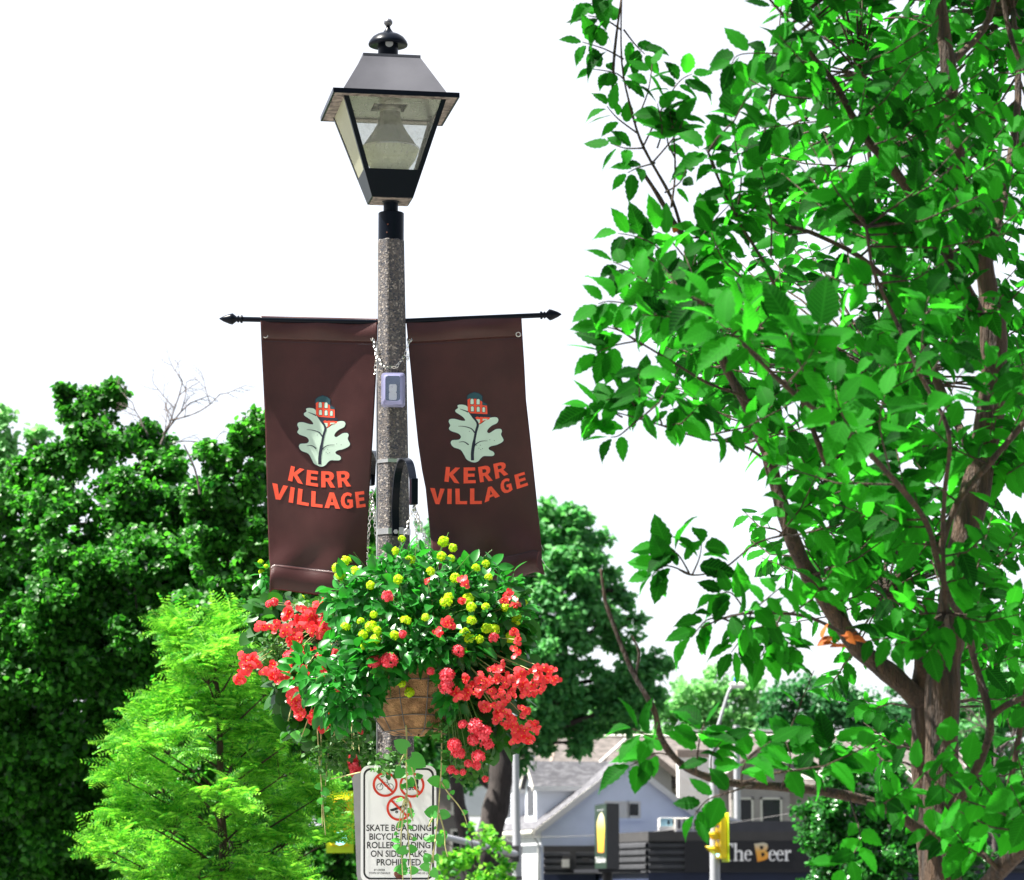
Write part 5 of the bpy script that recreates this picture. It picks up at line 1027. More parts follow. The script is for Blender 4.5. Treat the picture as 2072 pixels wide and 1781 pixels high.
# small side extension roof on the right of the gable
b = MB(); slab(b, [H(Wd*.62, .6, rz_-1.25), H(Wd+1.9, .6, rz_-2.55), H(Wd+1.9, 5, rz_-2.55), H(Wd*.62, 5, rz_-1.25)], .14); b.build('rear_roof', M_trim, hs)
b = MB(); b.prism([H(Wd*.62, .9, ez), H(Wd+1.6, .9, ez-.5), H(Wd+1.6, .9, rz_-2.7), H(Wd*.62, .9, rz_-1.45)], H.w*3.6); b.build('rear_wall', M_blue, hs)
b = MB(); q = P(*Z6(378, 345), 139); b.lathe((q.x, q.y, q.z-1.2), [(.42, 0), (.42, 1.12), (.52, 1.12), (.52, 1.2), (.3, 1.3)], 16); b.lathe((q.x-.25, q.y, q.z), [(.12, 0), (.12, .55), (.18, .55), (.18, .65)], 10); b.build('roof_vent', M_galv, hs, smooth=True)

# long beige townhouse block behind
YT = 165; T0 = P(*Z6(515, 138), YT); T1 = P(*Z6(3000, 140), YT); ev = P(*Z6(700, 402), YT-5).z; Tz = T0.z
TH_ = thing('townhouse_row', (T0.x, YT, gz), 'long beige townhouse block with tan shingle roof rising behind the blue house', 'building')
F_ = Frame((0, YT-5, 0), 0); xl, xr = T0.x, T1.x
b = MB(); b.prism([(xl+.2, YT-5, gz), (xl+.2, YT+5, gz), (xl+.2, YT+5, ev), (xl+.2, YT, Tz-.2), (xl+.2, YT-5, ev)], (xr-xl, 0, 0)); b.build('wall', M_beige, TH_)
b = MB(); slab(b, [(xl-.6, YT-5.6, ev-.35), (xr, YT-5.6, ev-.35), (xr, YT, Tz), (xl, YT, Tz)], .18); uvbox(b.build('roof', M_sh_tan, TH_))
b = MB(); slab(b, [(xl, YT+.002, Tz), (xr, YT+.002, Tz), (xr, YT+5.6, ev-.35), (xl-.6, YT+5.6, ev-.35)], .18); uvbox(b.build('roof', M_sh_tan, TH_))
b = MB(); b.tube([(xl, YT, Tz+.05), (xr, YT, Tz+.05)], .09, 6); b.build('ridge_cap', M_trim, TH_)
def gable(cx_px, top_py, half_px, Yg, zb, nm='gable'):
    c = P(*Z6(cx_px, top_py), Yg); hw = S(half_px/3.102, Yg); zt = c.z; zb_ = zt-hw*.80
    b = MB(); b.prism([(c.x-hw, Yg, zb), (c.x+hw, Yg, zb), (c.x+hw, Yg, zb_), (c.x, Yg, zt-.15), (c.x-hw, Yg, zb_)], (0, 5.5, 0)); g_ = b.build(nm, M_beige, TH_)
    for s_ in (-1, 1):
        b = MB(); slab(b, [(c.x+s_*.002, Yg-.5, zt), (c.x+s_*(hw+.4), Yg-.5, zb_-.34), (c.x+s_*(hw+.4), Yg+4.5, zb_-.34), (c.x+s_*.002, Yg+6.2, zt)], .16); uvbox(b.build('gable_roof', M_sh_tan, g_))
        b = MB(); b.hexa([(c.x, Yg-.56, zt-.34), (c.x+s_*(hw+.45), Yg-.56, zb_-.72), (c.x+s_*(hw+.45), Yg-.5, zb_-.72), (c.x, Yg-.5, zt-.34)], [(c.x, Yg-.56, zt+.05), (c.x+s_*(hw+.45), Yg-.56, zb_-.33), (c.x+s_*(hw+.45), Yg-.5, zb_-.33), (c.x, Yg-.5, zt+.05)]); b.build('gable_trim', M_fasc, g_)
    return g_, c, hw
for cx, ty, hw_ in ((1030, 182, 190), (1775, 200, 185), (2480, 205, 190)):
    g_, c, hw = gable(cx, ty, hw_, YT-6.5, gz)
    for dx in (-.9, .55):
        b = MB(); b.box((c.x+dx, YT-6.53, c.z-3.2), (.9, .06, 1.1)); wn = b.build('window', M_win, g_)
        b = MB(); [b.box((c.x+dx+q[0], YT-6.55, c.z-3.2+q[1]), (q[2], .08, q[3])) for q in ((0, .6, 1.1, .1), (0, -.6, 1.1, .1), (-.5, 0, .1, 1.3), (.5, 0, .1, 1.3))]; b.build('window_frame', M_trim, wn)
b = MB(); b.tube([P(*Z6(930, 155), YT-1.2), P(*Z6(768, 302), YT-5.4)], .09, 6); b.build('valley_flashing', M_trim, TH_)
b = MB(); b.tube([P(*Z6(1662, 205), YT-2), P(*Z6(1592, 288), YT-5.6)], .09, 6); b.build('valley_flashing', M_trim, TH_)
# left end: two more gabled wings facing left
def side_wing(x_apex, y_apex, x_eave, y_eave, x_back, label, Yw):
    a = P(*Z6(x_apex, y_apex), Yw); e = P(*Z6(x_eave, y_eave), Yw-3.8); root = thing('townhouse_wing', (a.x, Yw, gz), label, 'building'); x2 = P(*Z6(x_back, y_apex), Yw).x
    b = MB(); b.prism([(a.x+.25, Yw-3.4, gz), (a.x+.25, Yw+4, gz), (a.x+.25, Yw+4, e.z), (a.x+.25, Yw, a.z-.3), (a.x+.25, Yw-3.4, e.z+.1)], (x2-a.x, 0, 0)); b.build('wall', M_beige, root)
    b = MB(); slab(b, [(e.x, Yw-3.9, e.z), (x2+2, Yw-3.9, e.z), (x2, Yw, a.z), (a.x, Yw, a.z)], .16); uvbox(b.build('roof', M_sh_tan, root))
    b = MB(); b.hexa([(e.x-.12, Yw-3.95, e.z-.35), (a.x-.12, Yw, a.z-.35), (a.x+.05, Yw, a.z-.35), (e.x+.05, Yw-3.95, e.z-.35)], [(e.x-.12, Yw-3.95, e.z+.04), (a.x-.12, Yw, a.z+.04), (a.x+.05, Yw, a.z+.04), (e.x+.05, Yw-3.95, e.z+.04)]); b.build('bargeboard', M_fasc, root)
    return root
side_wing(512, 138, 452, 352, 700, 'tall beige wing with brown edged gable at the left end of the townhouse block', YT-2)
side_wing(300, 190, 264, 375, 520, 'lower tan roofed wing with a patch of shade, left of the townhouse block', YT+6)
# skylight, roof plant on the ridge
q = P(*Z6(1600, 112), YT+2); b = MB(); b.box((q.x, q.y, q.z-.25), (5.0, 1.2, .55)); o = b.build('rooftop_box', M_cap, None, (q.x, q.y, q.z-.5)); tag(o, 'low dark rooftop box with a pale lid on the beige roof ridge', 'skylight')
b = MB(); b.box((q.x, q.y, q.z+.09), (4.9, 1.3, .12)); b.build('lid', M_white, o)
q = P(*Z6(1885, 215), YT-3.4); b = MB(); b.box(q, (1.1, .8, .18), 0, Matrix.Rotation(R(35), 3, 'X')); tag(b.build('roof_skylight', M_white, None, q), 'small pale skylight set in the tan shingles right of a gable', 'skylight')
q = P(*Z6(1270, 95), YT+1); b = MB(); b.lathe(q, [(.02, -.05), (.35, .05), (.6, .2), (.62, .23), (.3, .08), (.02, 0)], 20, M=Matrix.Rotation(R(-65), 3, 'Y')); b.tube([q, q+Vector((.15, 0, -.8))], .06, 6); tag(b.build('satellite_dish', M_galv, None, q+Vector((0, 0, -.8)), smooth=True), 'grey satellite dish on the beige roof ridge', 'satellite dish')
# white painted brick block
YC = 140; x0, x1 = P(*Z6(1268, 300), YC).x, P(*Z6(1480, 300), YC).x; zt = P(*Z6(1300, 266), YC).z
ch = thing('brick_chimney', ((x0+x1)/2, YC, gz), 'wide white painted brick chimney stack with a dark cap beside the grey pole', 'chimney')
b = MB(); b.box(((x0+x1)/2, YC+1, (zt+gz)/2), (x1-x0, 2, zt-gz)); uvbox(b.build('stack', M_wbrick, ch)); b = MB(); b.box(((x0+x1)/2, YC+1, zt+.17), (x1-x0+.12, 2.1, .34)); b.build('dark_cap', M_fasc, ch)
# taupe house behind the sign
Yh = 118; q0, q1 = P(*Z5(1180, 400), Yh), P(*Z5(1600, 1450), Yh); bh = thing('taupe_house', (q0.x, Yh, gz), 'taupe house with cream window trim behind the dark trunk, right of the white sign', 'house')
b = MB(); pk = P(*Z5(1180, 300), Yh); er = P(*Z5(1420, 490), Yh)
b.prism([(q0.x-4, Yh, gz), (er.x+2.5, Yh, gz), (er.x+2.5, Yh, er.z-1.9), (er.x, Yh, er.z-1.9+.8), (er.x, Yh, er.z), (pk.x-.3, Yh, pk.z+.2), (q0.x-4, Yh, er.z-1)], (0, 7, 0)); b.build('wall', M_brown, bh)
b = MB(); slab(b, [(er.x+.25, Yh-.3, er.z+.02), (er.x+.25, Yh+7.3, er.z+.02), (pk.x-.3, Yh+7.3, pk.z+.4), (pk.x-.3, Yh-.3, pk.z+.4)], .14); b.build('roof', M_trim, bh)
FH = Frame((0, Yh, 0), 0)
for (a, c, d, e) in ((1385, 1470, 900, 1150), (1395, 1470, 600, 690)):
    w0, w1 = P(*Z5(a, e), Yh), P(*Z5(c, d), Yh); window(FH, w0.x, w1.x, w0.z, w1.z, 0, bh, M_trim, 0)
b = MB(); l0, l1 = P(*Z5(1210, 690), Yh), P(*Z5(1480, 690), Yh); b.box(((l0.x+l1.x)/2, Yh-.06, l0.z), (l1.x-l0.x, .12, .14)); b.build('trim_band', M_trim, bh)
p0 = P(*Z5(1655, 540), 150); b = MB(); b.box(p0, (2.6, 2.5, 1.6)); o = b.build('wall', M_bwhite, None, p0); o.name = 'white_cupola'; tag(o, 'white boxy roof structure seen between the two dark trunks', 'building')
b = MB(); b.box(p0+Vector((0, 0, .85)), (2.9, 2.8, .14)); b.box(p0+Vector((0, 0, .6)), (2.75, 2.65, .08)); b.build('cornice', M_white, o)

# the shop: black fascia and ribbed siding
def ribbed(b, p, q, z0, z1, pitch, dep):        # corrugated wall between plan points p and q
    p, q = Vector((p[0], p[1], 0)), Vector((q[0], q[1], 0)); n = Vector((q.y-p.y, p.x-q.x, 0)).normalized()
    if n.y > 0: n = -n
    pr = []; z = z1
    while z > z0+1e-4: pr += [(0, z), (0, z-pitch*.18), (dep, z-pitch*.34), (dep, z-pitch*.84)]; z -= pitch
    pr += [(0, z0)]; pr = [(d, max(z_, z0)) for d, z_ in pr]; vs = []
    for d, z_ in pr: vs += [p+n*d+Vector((0, 0, z_)), q+n*d+Vector((0, 0, z_))]
    b.add(vs, [(i*2, i*2+2, i*2+3, i*2+1) for i in range(len(pr)-1)])
YBs = 120; cn = P(*Z6(1075, 731), YBs); zt = cn.z; zb = P(*Z6(1075, 988), YBs).z; lf = P(*Z6(745, 742), 127); fx0 = P(*Z6(1303, 800), YBs).x; fx1 = P(*Z6(2190, 800), YBs).x; rx1 = P(*Z6(4100, 800), YBs).x
shop = thing('beer_shop', (cn.x, YBs, gz), 'low shop with black letter sign, charcoal ribbed siding and dark blue base', 'shop')
b = MB(); b.prism([(cn.x, YBs, 0), (rx1, YBs, 0), (rx1, YBs+14, 0), (lf.x, YBs+14, 0), (lf.x, 127, 0)], (0, 0, zt-.35)); o = b.build('wall', M_dblue, shop)
for v in o.data.vertices:
    if abs(v.co.z-(-gz)) < .01: v.co.z = 0
b = MB(); ribbed(b, (lf.x, 126.97), (cn.x, YBs-.03), zb, zt-.36, .27, .12); b.build('ribbed_siding', M_corr, shop)
b = MB(); ribbed(b, (cn.x, YBs-.03), (fx0, YBs-.03), zb, zt-.36, .27, .12); b.build('ribbed_siding', M_corr, shop)
b = MB(); ribbed(b, (fx1, YBs-.03), (rx1, YBs-.03), zb, zt-.36, .27, .12); b.build('ribbed_siding', M_corr, shop)
b = MB(); n_ = .22
b.hexa([(lf.x, 127-.2, zt-.36), (cn.x, YBs-.2, zt-.36), (cn.x, YBs+.3, zt-.36), (lf.x, 127.3, zt-.36)], [(lf.x, 127-.2, zt), (cn.x, YBs-.2, zt), (cn.x, YBs+.3, zt), (lf.x, 127.3, zt)]); b.build('parapet_cap', M_cap, shop)
b = MB(); b.box(((cn.x+rx1)/2+.002, YBs+.05, zt-.18), (rx1-cn.x, .5, .36)); b.build('parapet_cap', M_cap, shop)
b = MB(); b.box(((fx0+fx1)/2, YBs-.12, (zt-.37+zb-.0)/2), (fx1-fx0, .3, zt-.37-zb)); b.build('sign_fascia', M_fascia, shop)
lw = P(*Z6(415, 832), 128.5); lz1 = P(*Z6(580, 828), 128).z
b = MB(); ribbed(b, (lw.x, 126.6), (lf.x-.02, 126.6), P(*Z6(580, 1000), 126.6).z, P(*Z6(580, 848), 126.6).z, .27, .12); b.build('ribbed_siding', M_corr, shop)
b = MB(); b.box(((lw.x+lf.x)/2, 127.6, 0), (lf.x-lw.x, 1.9, 0.001)); zt2 = P(*Z6(580, 820), 126.5).z
b = MB(); b.box(((lw.x+lf.x)/2, 127.65, (zt2-.25+gz)/2), (lf.x-lw.x, 2, zt2-.25-gz)); b.build('low_wing', M_dblue, shop)
b = MB(); b.box(((lw.x+lf.x)/2, 127.6, zt2-.12), (lf.x-lw.x, 2.2, .24)); b.build('parapet_cap', M_cap, shop)
b = MB(); q = P(*Z6(565, 922), 126.3); b.box(q, (.34, .3, .5)); b.box(q+Vector((.25, .05, .05)), (.25, .2, .8)); wl = b.build('wall_lamp', M_cap, shop); b = MB(); b.box(q+Vector((-.05, -.12, -.06)), (.3, .12, .32)); b.build('lens', M_trim, wl)
b = MB(); q = P(*Z6(685, 905), 126.3); b.box(q, (.28, .14, .14)); b.build('camera_box', M_cap, shop)
# shop letters (raised)
YL_ = YBs-.28
def z6p(x, y, off=0): return P(*Z6(x, y), YL_+off)
def raised(loops, m, name, parent=shop, Yl=YL_, Z=Z6, th=.06):
    lp = [[P(*Z(*p), Yl) for p in l] for l in loops]; flat = [q for l in lp for q in l]; tr = tessellate_polygon([[Vector((q.x, q.z, 0)) for q in l] for l in lp]); n = len(flat)
    b = MB(); vs = flat+[q+Vector((0, th, 0)) for q in flat]; fs = [tuple(t) for t in tr]; i0 = 0
    for l in lp: k_ = len(l); fs += [(i0+i, i0+(i+1) % k_, i0+(i+1) % k_+n, i0+i+n) for i in range(k_)]; i0 += k_
    b.add(vs, fs); return b.build(name, m, parent)
def arcst(cx, cy, rx, ry, a0, a1, w0, w1, n=18):     # stroke along an ellipse arc, width w0 (thin) .. w1 at sides
    pts = [(cx+rx*math.cos(R(a0+(a1-a0)*i/n)), cy-ry*math.sin(R(a0+(a1-a0)*i/n))) for i in range(n+1)]
    return stroke(pts, [w0+(w1-w0)*abs(math.cos(R(a0+(a1-a0)*i/n)))**1.5 for i in range(n+1)])
raised([[(1542, 805), (1608, 805), (1610, 832), (1604, 832), (1598, 816), (1584, 813), (1584, 902), (1588, 910), (1597, 912), (1597, 916), (1558, 916), (1558, 912), (1566, 910), (1569, 902), (1569, 813), (1556, 816), (1548, 832), (1542, 832)]], M_lwhite, 'sign_letter')
raised([[(1612, 806), (1632, 802), (1632, 856), (1642, 848), (1655, 846), (1666, 852), (1670, 866), (1670, 906), (1677, 912), (1677, 916), (1649, 916), (1649, 912), (1656, 906), (1656, 868), (1650, 858), (1640, 858), (1632, 865), (1632, 906), (1639, 912), (1639, 916), (1611, 916), (1611, 912), (1618, 906), (1618, 816), (1612, 811)]], M_lwhite, 'sign_letter')
def e_letter(cx):
    raised([arcst(cx, 882, 19, 32, 25, 318, 5, 14, 26)], M_lwhite, 'sign_letter'); raised([[(cx-16, 872), (cx+21, 872), (cx+21, 878), (cx-16, 878)]], M_lwhite, 'sign_letter', Yl=YL_-.003); raised([arcst(cx+1, 878, 18, 27, 0, 60, 8, 10, 8)], M_lwhite, 'sign_letter', Yl=YL_-.006)
e_letter(1704); e_letter(1856); e_letter(1904)
raised([[(1930, 850), (1950, 846), (1950, 862), (1960, 848), (1972, 848), (1974, 862), (1966, 864), (1956, 862), (1950, 872), (1950, 906), (1958, 912), (1958, 916), (1929, 916), (1929, 912), (1936, 906), (1936, 860), (1930, 855)]], M_lwhite, 'sign_letter')
def m_beer(name, zlo, zhi, c0, c1, c2, c3=None):       # printed gradient of a glass of beer (part of the sign's artwork)
    m, t, p = base_mat(name); N = t.nodes.new; K = t.links.new; g_ = N('ShaderNodeNewGeometry'); s = N('ShaderNodeSeparateXYZ'); K(g_.outputs['Position'], s.inputs[0]); r = N('ShaderNodeMapRange'); K(s.outputs[2], r.inputs[0]); r.inputs[1].default_value = zlo; r.inputs[2].default_value = zhi
    c = N('ShaderNodeValToRGB'); K(r.outputs[0], c.inputs[0]); e = c.color_ramp.elements; e[0].color = rgb(c0); e[1].color = rgb(c2); q = e.new(.55); q.color = rgb(c1); K(c.outputs[0], p.inputs['Base Color']); p.inputs['Roughness'].default_value = .5; return m
raised([[(1741, 808), (1800, 800), (1820, 806), (1828, 822), (1824, 842), (1812, 854), (1828, 862), (1834, 880), (1828, 898), (1808, 910), (1762, 922), (1756, 880)], [(1775, 822), (1780, 846), (1796, 842), (1800, 830), (1794, 820)], [(1784, 864), (1788, 890), (1803, 886), (1808, 874), (1802, 862)]],
       m_beer('beer_letter_face', P(*Z6(1780, 920), YL_).z, P(*Z6(1780, 805), YL_).z, (.85, .32, .02), (.80, .42, .08), (.62, .58, .45)), 'amber_letter')
# pylon sign
YP = 100; a = P(*Z6(820, 965), YP); c_ = P(*Z6(895, 960), YP+.5); l_ = P(*Z6(744, 960), YP+2.2); ztp = P(*Z6(820, 553), YP).z; zbp = a.z
py = thing('pylon_sign', (a.x, YP+1, gz), 'black box sign with a tall glass of beer on its left face, on one post', 'sign')
A2, C2, L2 = [Vector((q.x, q.y, 0)) for q in (a, c_, l_)]; D2 = C2+L2-A2; up = lambda v, z: Vector((v.x, v.y, z))
b = MB(); b.hexa([up(v, zbp) for v in (A2, C2, D2, L2)], [up(v, ztp) for v in (A2, C2, D2, L2)]); b.build('sign_box', M_fascia, py)
fn = (L2-A2).normalized(); nn = Vector((fn.y, -fn.x, 0)); nn = nn if nn.y < 0 else -nn
def face(u, v, off=.01): q = A2*(1-u)+L2*u+nn*off; return up(q, zbp+(ztp-zbp)*v)
b = MB(); b.hexa([face(.02, .01, .0), face(.98, .01, .0), face(.98, .99, .0), face(.02, .99, .0)], [face(.02, .01, .02), face(.98, .01, .02), face(.98, .99, .02), face(.02, .99, .02)]); b.build('sign_face', mat('dark_green_sign_face', (.012, .035, .02), .4), py)
def facepoly(pts, m, name, off): b = MB(); b.add([face(1-x, y, off) for x, y in pts], [tuple(range(len(pts)))]); return b.build(name, m, py)
H_ = ztp-zbp
facepoly([(.28, .26), (.76, .25), (.86, .66), (.80, .80), (.62, .88), (.40, .84), (.20, .72)], m_beer('beer_glass_print', zbp+H_*.25, zbp+H_*.88, (.85, .30, .02), (.80, .58, .06), (.62, .62, .46)), 'beer_glass_picture', .025)
b = MB(); tmp = text_mesh('The Beer Store', 0, 0, 1, 1, lambda x, y, o: face(1-(.08+.84*x), .10+.09*(1-y), .026), 0, lambda x, y: (x, y), 'sign_words', M_lwhite, py, .01)
facepoly([(.2, .905), (.8, .905), (.8, .915), (.2, .915)], M_galv, 'thin_line', .024)
ctr = (A2+D2)/2; b = MB(); b.tube([up(ctr, gz), up(ctr, zbp)], .17, 12); b.box(up(ctr, zbp-.06), (1.5, 1.9, .1), .4); b.build('post', M_fascia, py)
# rooftop air conditioner
q = P(*Z6(1245, 722), 126); ac = thing('rooftop_unit', q, 'boxy cream rooftop air conditioner with a blue end on the shop roof', 'air conditioner')
w_, h_ = S(190/3.102, 126), S(78/3.102, 126)
b = MB(); b.box(q+Vector((0, 1, h_/2)), (w_, 1.6, h_)); b.build('casing', M_hvac, ac, bevel=.02); b = MB(); b.box(q+Vector((0, 1, -.7)), (w_*.9, 1.4, 1.4)); b.build('roof_curb', M_cap, ac)
b = MB(); b.box(q+Vector((-w_/2+.28, .18, h_/2)), (.5, .04, h_*.9)); b.build('blue_panel', M_hvblue, ac)
for i in range(9): b = MB(); b.box(q+Vector((-.25+i*.19, .18, h_*.62)), (.08, .04, h_*.34)); b.build('grille_slot', M_slot, ac)
b = MB(); b.box(q+Vector((.1, .1, h_*.16)), (1.5, .3, h_*.3)); b.build('lower_box', M_hvac, ac)
q = P(*Z6(1395, 722), 125.5); ac2 = thing('rooftop_unit', q, 'low finned rooftop condenser right of the cream unit', 'air conditioner')
b = MB(); b.box(q+Vector((0, .5, .2)), (1.9, 1, .5)); b.build('casing', M_hvac, ac2)
for i in range(8): b = MB(); b.box(q+Vector((-.8+i*.22, -.02, .22)), (.1, .04, .4)); b.build('grille_slot', M_slot, ac2)
q = P(*Z6(1637, 722), 150); b = MB(); b.tube([q+Vector((0, 0, -2)), q+Vector((0, 0, 5))], .16, 10); tag(b.build('vent_pipe', M_galv, None, q+Vector((0, 0, -2)), smooth=True), 'pale vertical vent pipe rising behind the shop roof, right of the signal pole', 'pipe')
q = P(*Z6(1780, 708), 126); b = MB(); b.box(q, (5, 2, .5)); b.box(q+Vector((0, 0, -.6)), (4.6, 1.8, .9)); tag(b.build('roof_hatch', M_cap, None, q+Vector((0, 0, -1))), 'flat black box on the shop roof above the amber letter', 'roof box')

# ------------------------------------------------------------ poles and traffic signals
M_pole = mat('grey_painted_pole', (.42, .43, .46), .5, metal=.2, noise=.05, scale=3); M_sig = mat('signal_yellow', (.92, .66, .015), .45, noise=.08, scale=3); M_visor = mat('signal_black_inside', (.012, .012, .012), .5)
M_ygr = mat('signal_lime_backplate', (.62, .82, .02), .45, noise=.05, scale=3)
Y1 = 80; pbx = P(1447, 1800, Y1).x
sl1 = thing('street_light', (pbx, Y1, -.146), 'far grey street light with curved arm and a blue sensor, behind the near boughs', 'street light')
b = MB(); b.tube([(pbx, Y1, -.146), (pbx, Y1, P(0, 1480, Y1).z)], [S(11, Y1), S(9, Y1)], 12); b.build('pole', M_pole, sl1, smooth=True)
b = MB(); b.tube(pl([(1446, 1500, Y1), (1450, 1480, Y1), (1462, 1440, Y1), (1473, 1405, Y1), (1480, 1392, Y1), (1492, 1389, Y1)]), S(3.4, Y1), 8); b.build('arm', M_pole, sl1, smooth='all')
q = P(1485, 1388, Y1); b = MB(); k_ = S(1, Y1)
for z0, z1, s0, s1 in ((-5, 0, .8, 1), (0, 5, 1, .9), (5, 8, .9, .5)): b.hexa([q+Vector((x*s0*k_, y*s0*k_, z0*k_)) for x, y in ((-8, -8), (24, -6), (24, 6), (-8, 8))], [q+Vector((x*s1*k_, y*s1*k_, z1*k_)) for x, y in ((-8, -8), (24, -6), (24, 6), (-8, 8))])
b.build('luminaire', M_white, sl1, smooth=True)
b = MB(); b.lathe(q+Vector((4*k_, 0, 8*k_)), [(4*k_, 0), (4*k_, 7*k_), (2*k_, 9*k_)], 10); b.build('blue_photocell', mat('blue_sensor', (.02, .10, .75), .4), sl1, smooth=True)
def signal(root_loc, label, Fr, n, w_, h_, back, group=None):
    r_ = thing('traffic_signal', root_loc, label, 'traffic light', group); b = MB(); hh = h_*n
    fbox(b, Fr, -w_/2, w_/2, 0, w_*.55, root_loc.z, root_loc.z+hh); b.build('housing', M_sig, r_, bevel=.02)
    if back: b = MB(); fbox(b, Fr, -w_*.75, w_*.75, .06, .08, root_loc.z-.12, root_loc.z+hh+.12); b.build('backplate', M_ygr, r_)
    for i in range(n):
        c = Fr(0, -.002, root_loc.z+h_*(i+.5)); M_ = Matrix((Fr.u, Fr.w*-1, Vector((0, 0, 1)))).transposed(); rr_ = w_*.40
        vs = []; N_ = 20
        for t in (0, 1):
            for j in range(N_+1):
                a_ = R(-25+230*j/N_); dl = (w_*(1.0 if t else 0))*(.55+.45*math.sin(a_) if True else 1); vs.append(c+Fr.u*rr_*math.cos(a_)+Vector((0, 0, rr_*math.sin(a_)))-Fr.w*max(0, dl))
        b = MB(); b.add(vs, [(j, j+1, N_+2+j, N_+1+j) for j in range(N_)]); v_ = b.build('visor', M_sig, r_, smooth='all'); s_ = v_.modifiers.new('t', 'SOLIDIFY'); s_.thickness = .012
        col = (((.10, .55, .50), 'green_lens'), ((.30, .16, .01), 'amber_lens'), ((.16, .01, .01), 'red_lens'))[i if n == 3 else 0]
        b = MB(); b.add([c-Fr.w*.012+Fr.u*rr_*.95*math.cos(2*math.pi*j/24)+Vector((0, 0, rr_*.95*math.sin(2*math.pi*j/24))) for j in range(24)], [tuple(range(24))])
        mm = bpy.data.materials.get(col[1]) or mat(col[1], col[0], .15, spec=.8, coat=.6)
        if i == 0 and back and not mm.get('lit'): p_ = mm.node_tree.nodes['Principled BSDF']; p_.inputs['Emission Color'].default_value = (.35, .85, 1, 1); p_.inputs['Emission Strength'].default_value = .9; mm['lit'] = 1
        b.build('lens', mm, r_)
    return r_
q = P(1452, 1738, Y1); Fs = Frame((q.x, q.y-.25, 0), R(-72)); rt = signal(Vector((q.x, q.y-.25, q.z)), 'yellow traffic signal seen side-on, left of the first shop sign letter', Fs, 3, .34, .36, False)
b = MB(); b.box((q.x+.03, q.y-.05, q.z+.2), (.1, .3, .08)); b.box((q.x+.03, q.y-.05, q.z+.95), (.1, .3, .08)); b.build('mount', M_sig, rt)
b = MB(); fbox(b, Fs, -.24, .24, .19, .21, q.z-.08, q.z+1.16); b.build('backplate', M_ygr, rt)
Y2 = 66; px2 = P(1046, 1800, Y2).x
sp2 = thing('signal_pole', (px2, Y2, -.146), 'tall grey pole with a sloping mast arm in front of the blue house', 'pole')
b = MB(); b.tube([(px2, Y2, -.146), (px2, Y2, P(0, 1730, Y2).z), (P(1042, 1500, Y2).x, Y2, P(1042, 1430, Y2).z)], [S(12, Y2), S(9, Y2), S(5, Y2)], 12); b.build('pole', M_pole, sp2, smooth=True)
b = MB(); b.tube([P(1046, 1729, Y2), P(885, 1690, Y2-5), P(690, 1640, Y2-11)], [S(6.5, Y2), S(5.5, Y2), S(5, Y2)], 10); b.build('mast_arm', M_pole, sp2, smooth=True)
b = MB(); q = P(1041, 1728, Y2); b.box(q, (.2, .22, .34)); b.box(q+Vector((.04, 0, -.5)), (.26, .26, .06)); b.build('clamp', M_cap, sp2)
b = MB(); b.tube(pl([(1036, 1740, Y2-.2), (1024, 1755, Y2-.2), (1034, 1768, Y2-.2), (1044, 1752, Y2-.2)]), .015, 5); b.build('cable_loop', M_cap, sp2)
Ys = 55; q = P(688, 1712, Ys); signal(q, 'yellow traffic signal with lime backplate and lit lens, left of the white sign', Frame((q.x, q.y, 0), R(4)), 3, .32, .28, True)
Yc = 90
for (x0, y0, x1, y1, lb) in ((410, 690, 1262, 592, 'thin dark overhead cable crossing the pale blue gable'),):
    p0, p1 = P(*Z6(x0-700, y0+50), 128), P(*Z6(x1+1500, y1-150), 118); b = MB(); b.tube([p0.lerp(p1, i/20)-Vector((0, 0, 4*(i/20)*(1-i/20)*.8)) for i in range(21)], .014, 5); tag(b.build('overhead_cable', M_cap, None, p0), lb, 'cable')

# ------------------------------------------------------------ the near tree on the right
YN = 7.8
nt_root = thing('elm_tree', ground_pt(1900, YN), 'near tree with big toothed leaves and brown trunks filling the right side', 'tree')
gr_ = random.Random(21); LIMBS = []
def nl(b, pts, w0, w1, n=9, leafy=True):
    q = limb(b, pts, w0, w1, n); LIMBS.extend([(Vector(p), w0+(w1-w0)*i/len(q)) for i, p in enumerate(q)]); return q
gyn = to_ground(0, 0, YN)
b = MB()
nl(b, [(1915, gyn, 7.8), (1908, 2300, 7.8), (1905, 1781, 7.8), (1905, 1600, 7.8), (1908, 1390, 7.8), (1922, 1270, 7.8), (1945, 1120, 7.8), (1983, 950, 7.8), (2010, 780, 7.8), (2008, 620, 7.8)], 82, 52, 16)
nl(b, [(2008, 640, 7.8), (1988, 525, 7.8), (1958, 425, 7.75), (1933, 300, 7.7), (1918, 125, 7.7), (1905, 40, 7.7), (1890, -120, 7.7)], 44, 26, 12)
b.build('trunk', BK_elm, nt_root, smooth='all')
b = MB(); nl(b, [(1893, 1900, 7.95), (1880, 1700, 7.95), (1868, 1560, 7.95), (1864, 1400, 7.95), (1870, 1330, 7.9)], 56, 36, 12)
nl(b, [(1864, 1420, 7.95), (1812, 1372, 7.9), (1738, 1312, 7.9), (1688, 1240, 7.9), (1638, 1165, 7.85), (1603, 1090, 7.8), (1578, 1010, 7.8), (1553, 915, 7.8)], 44, 26, 12)
nl(b, [(1553, 920, 7.8), (1505, 810, 7.8), (1463, 730, 7.8), (1423, 600, 7.75), (1393, 500, 7.7), (1363, 450, 7.7), (1328, 390, 7.7), (1298, 345, 7.7)], 22, 7, 8)
b.build('second_trunk', BK_elm, nt_root, smooth='all')
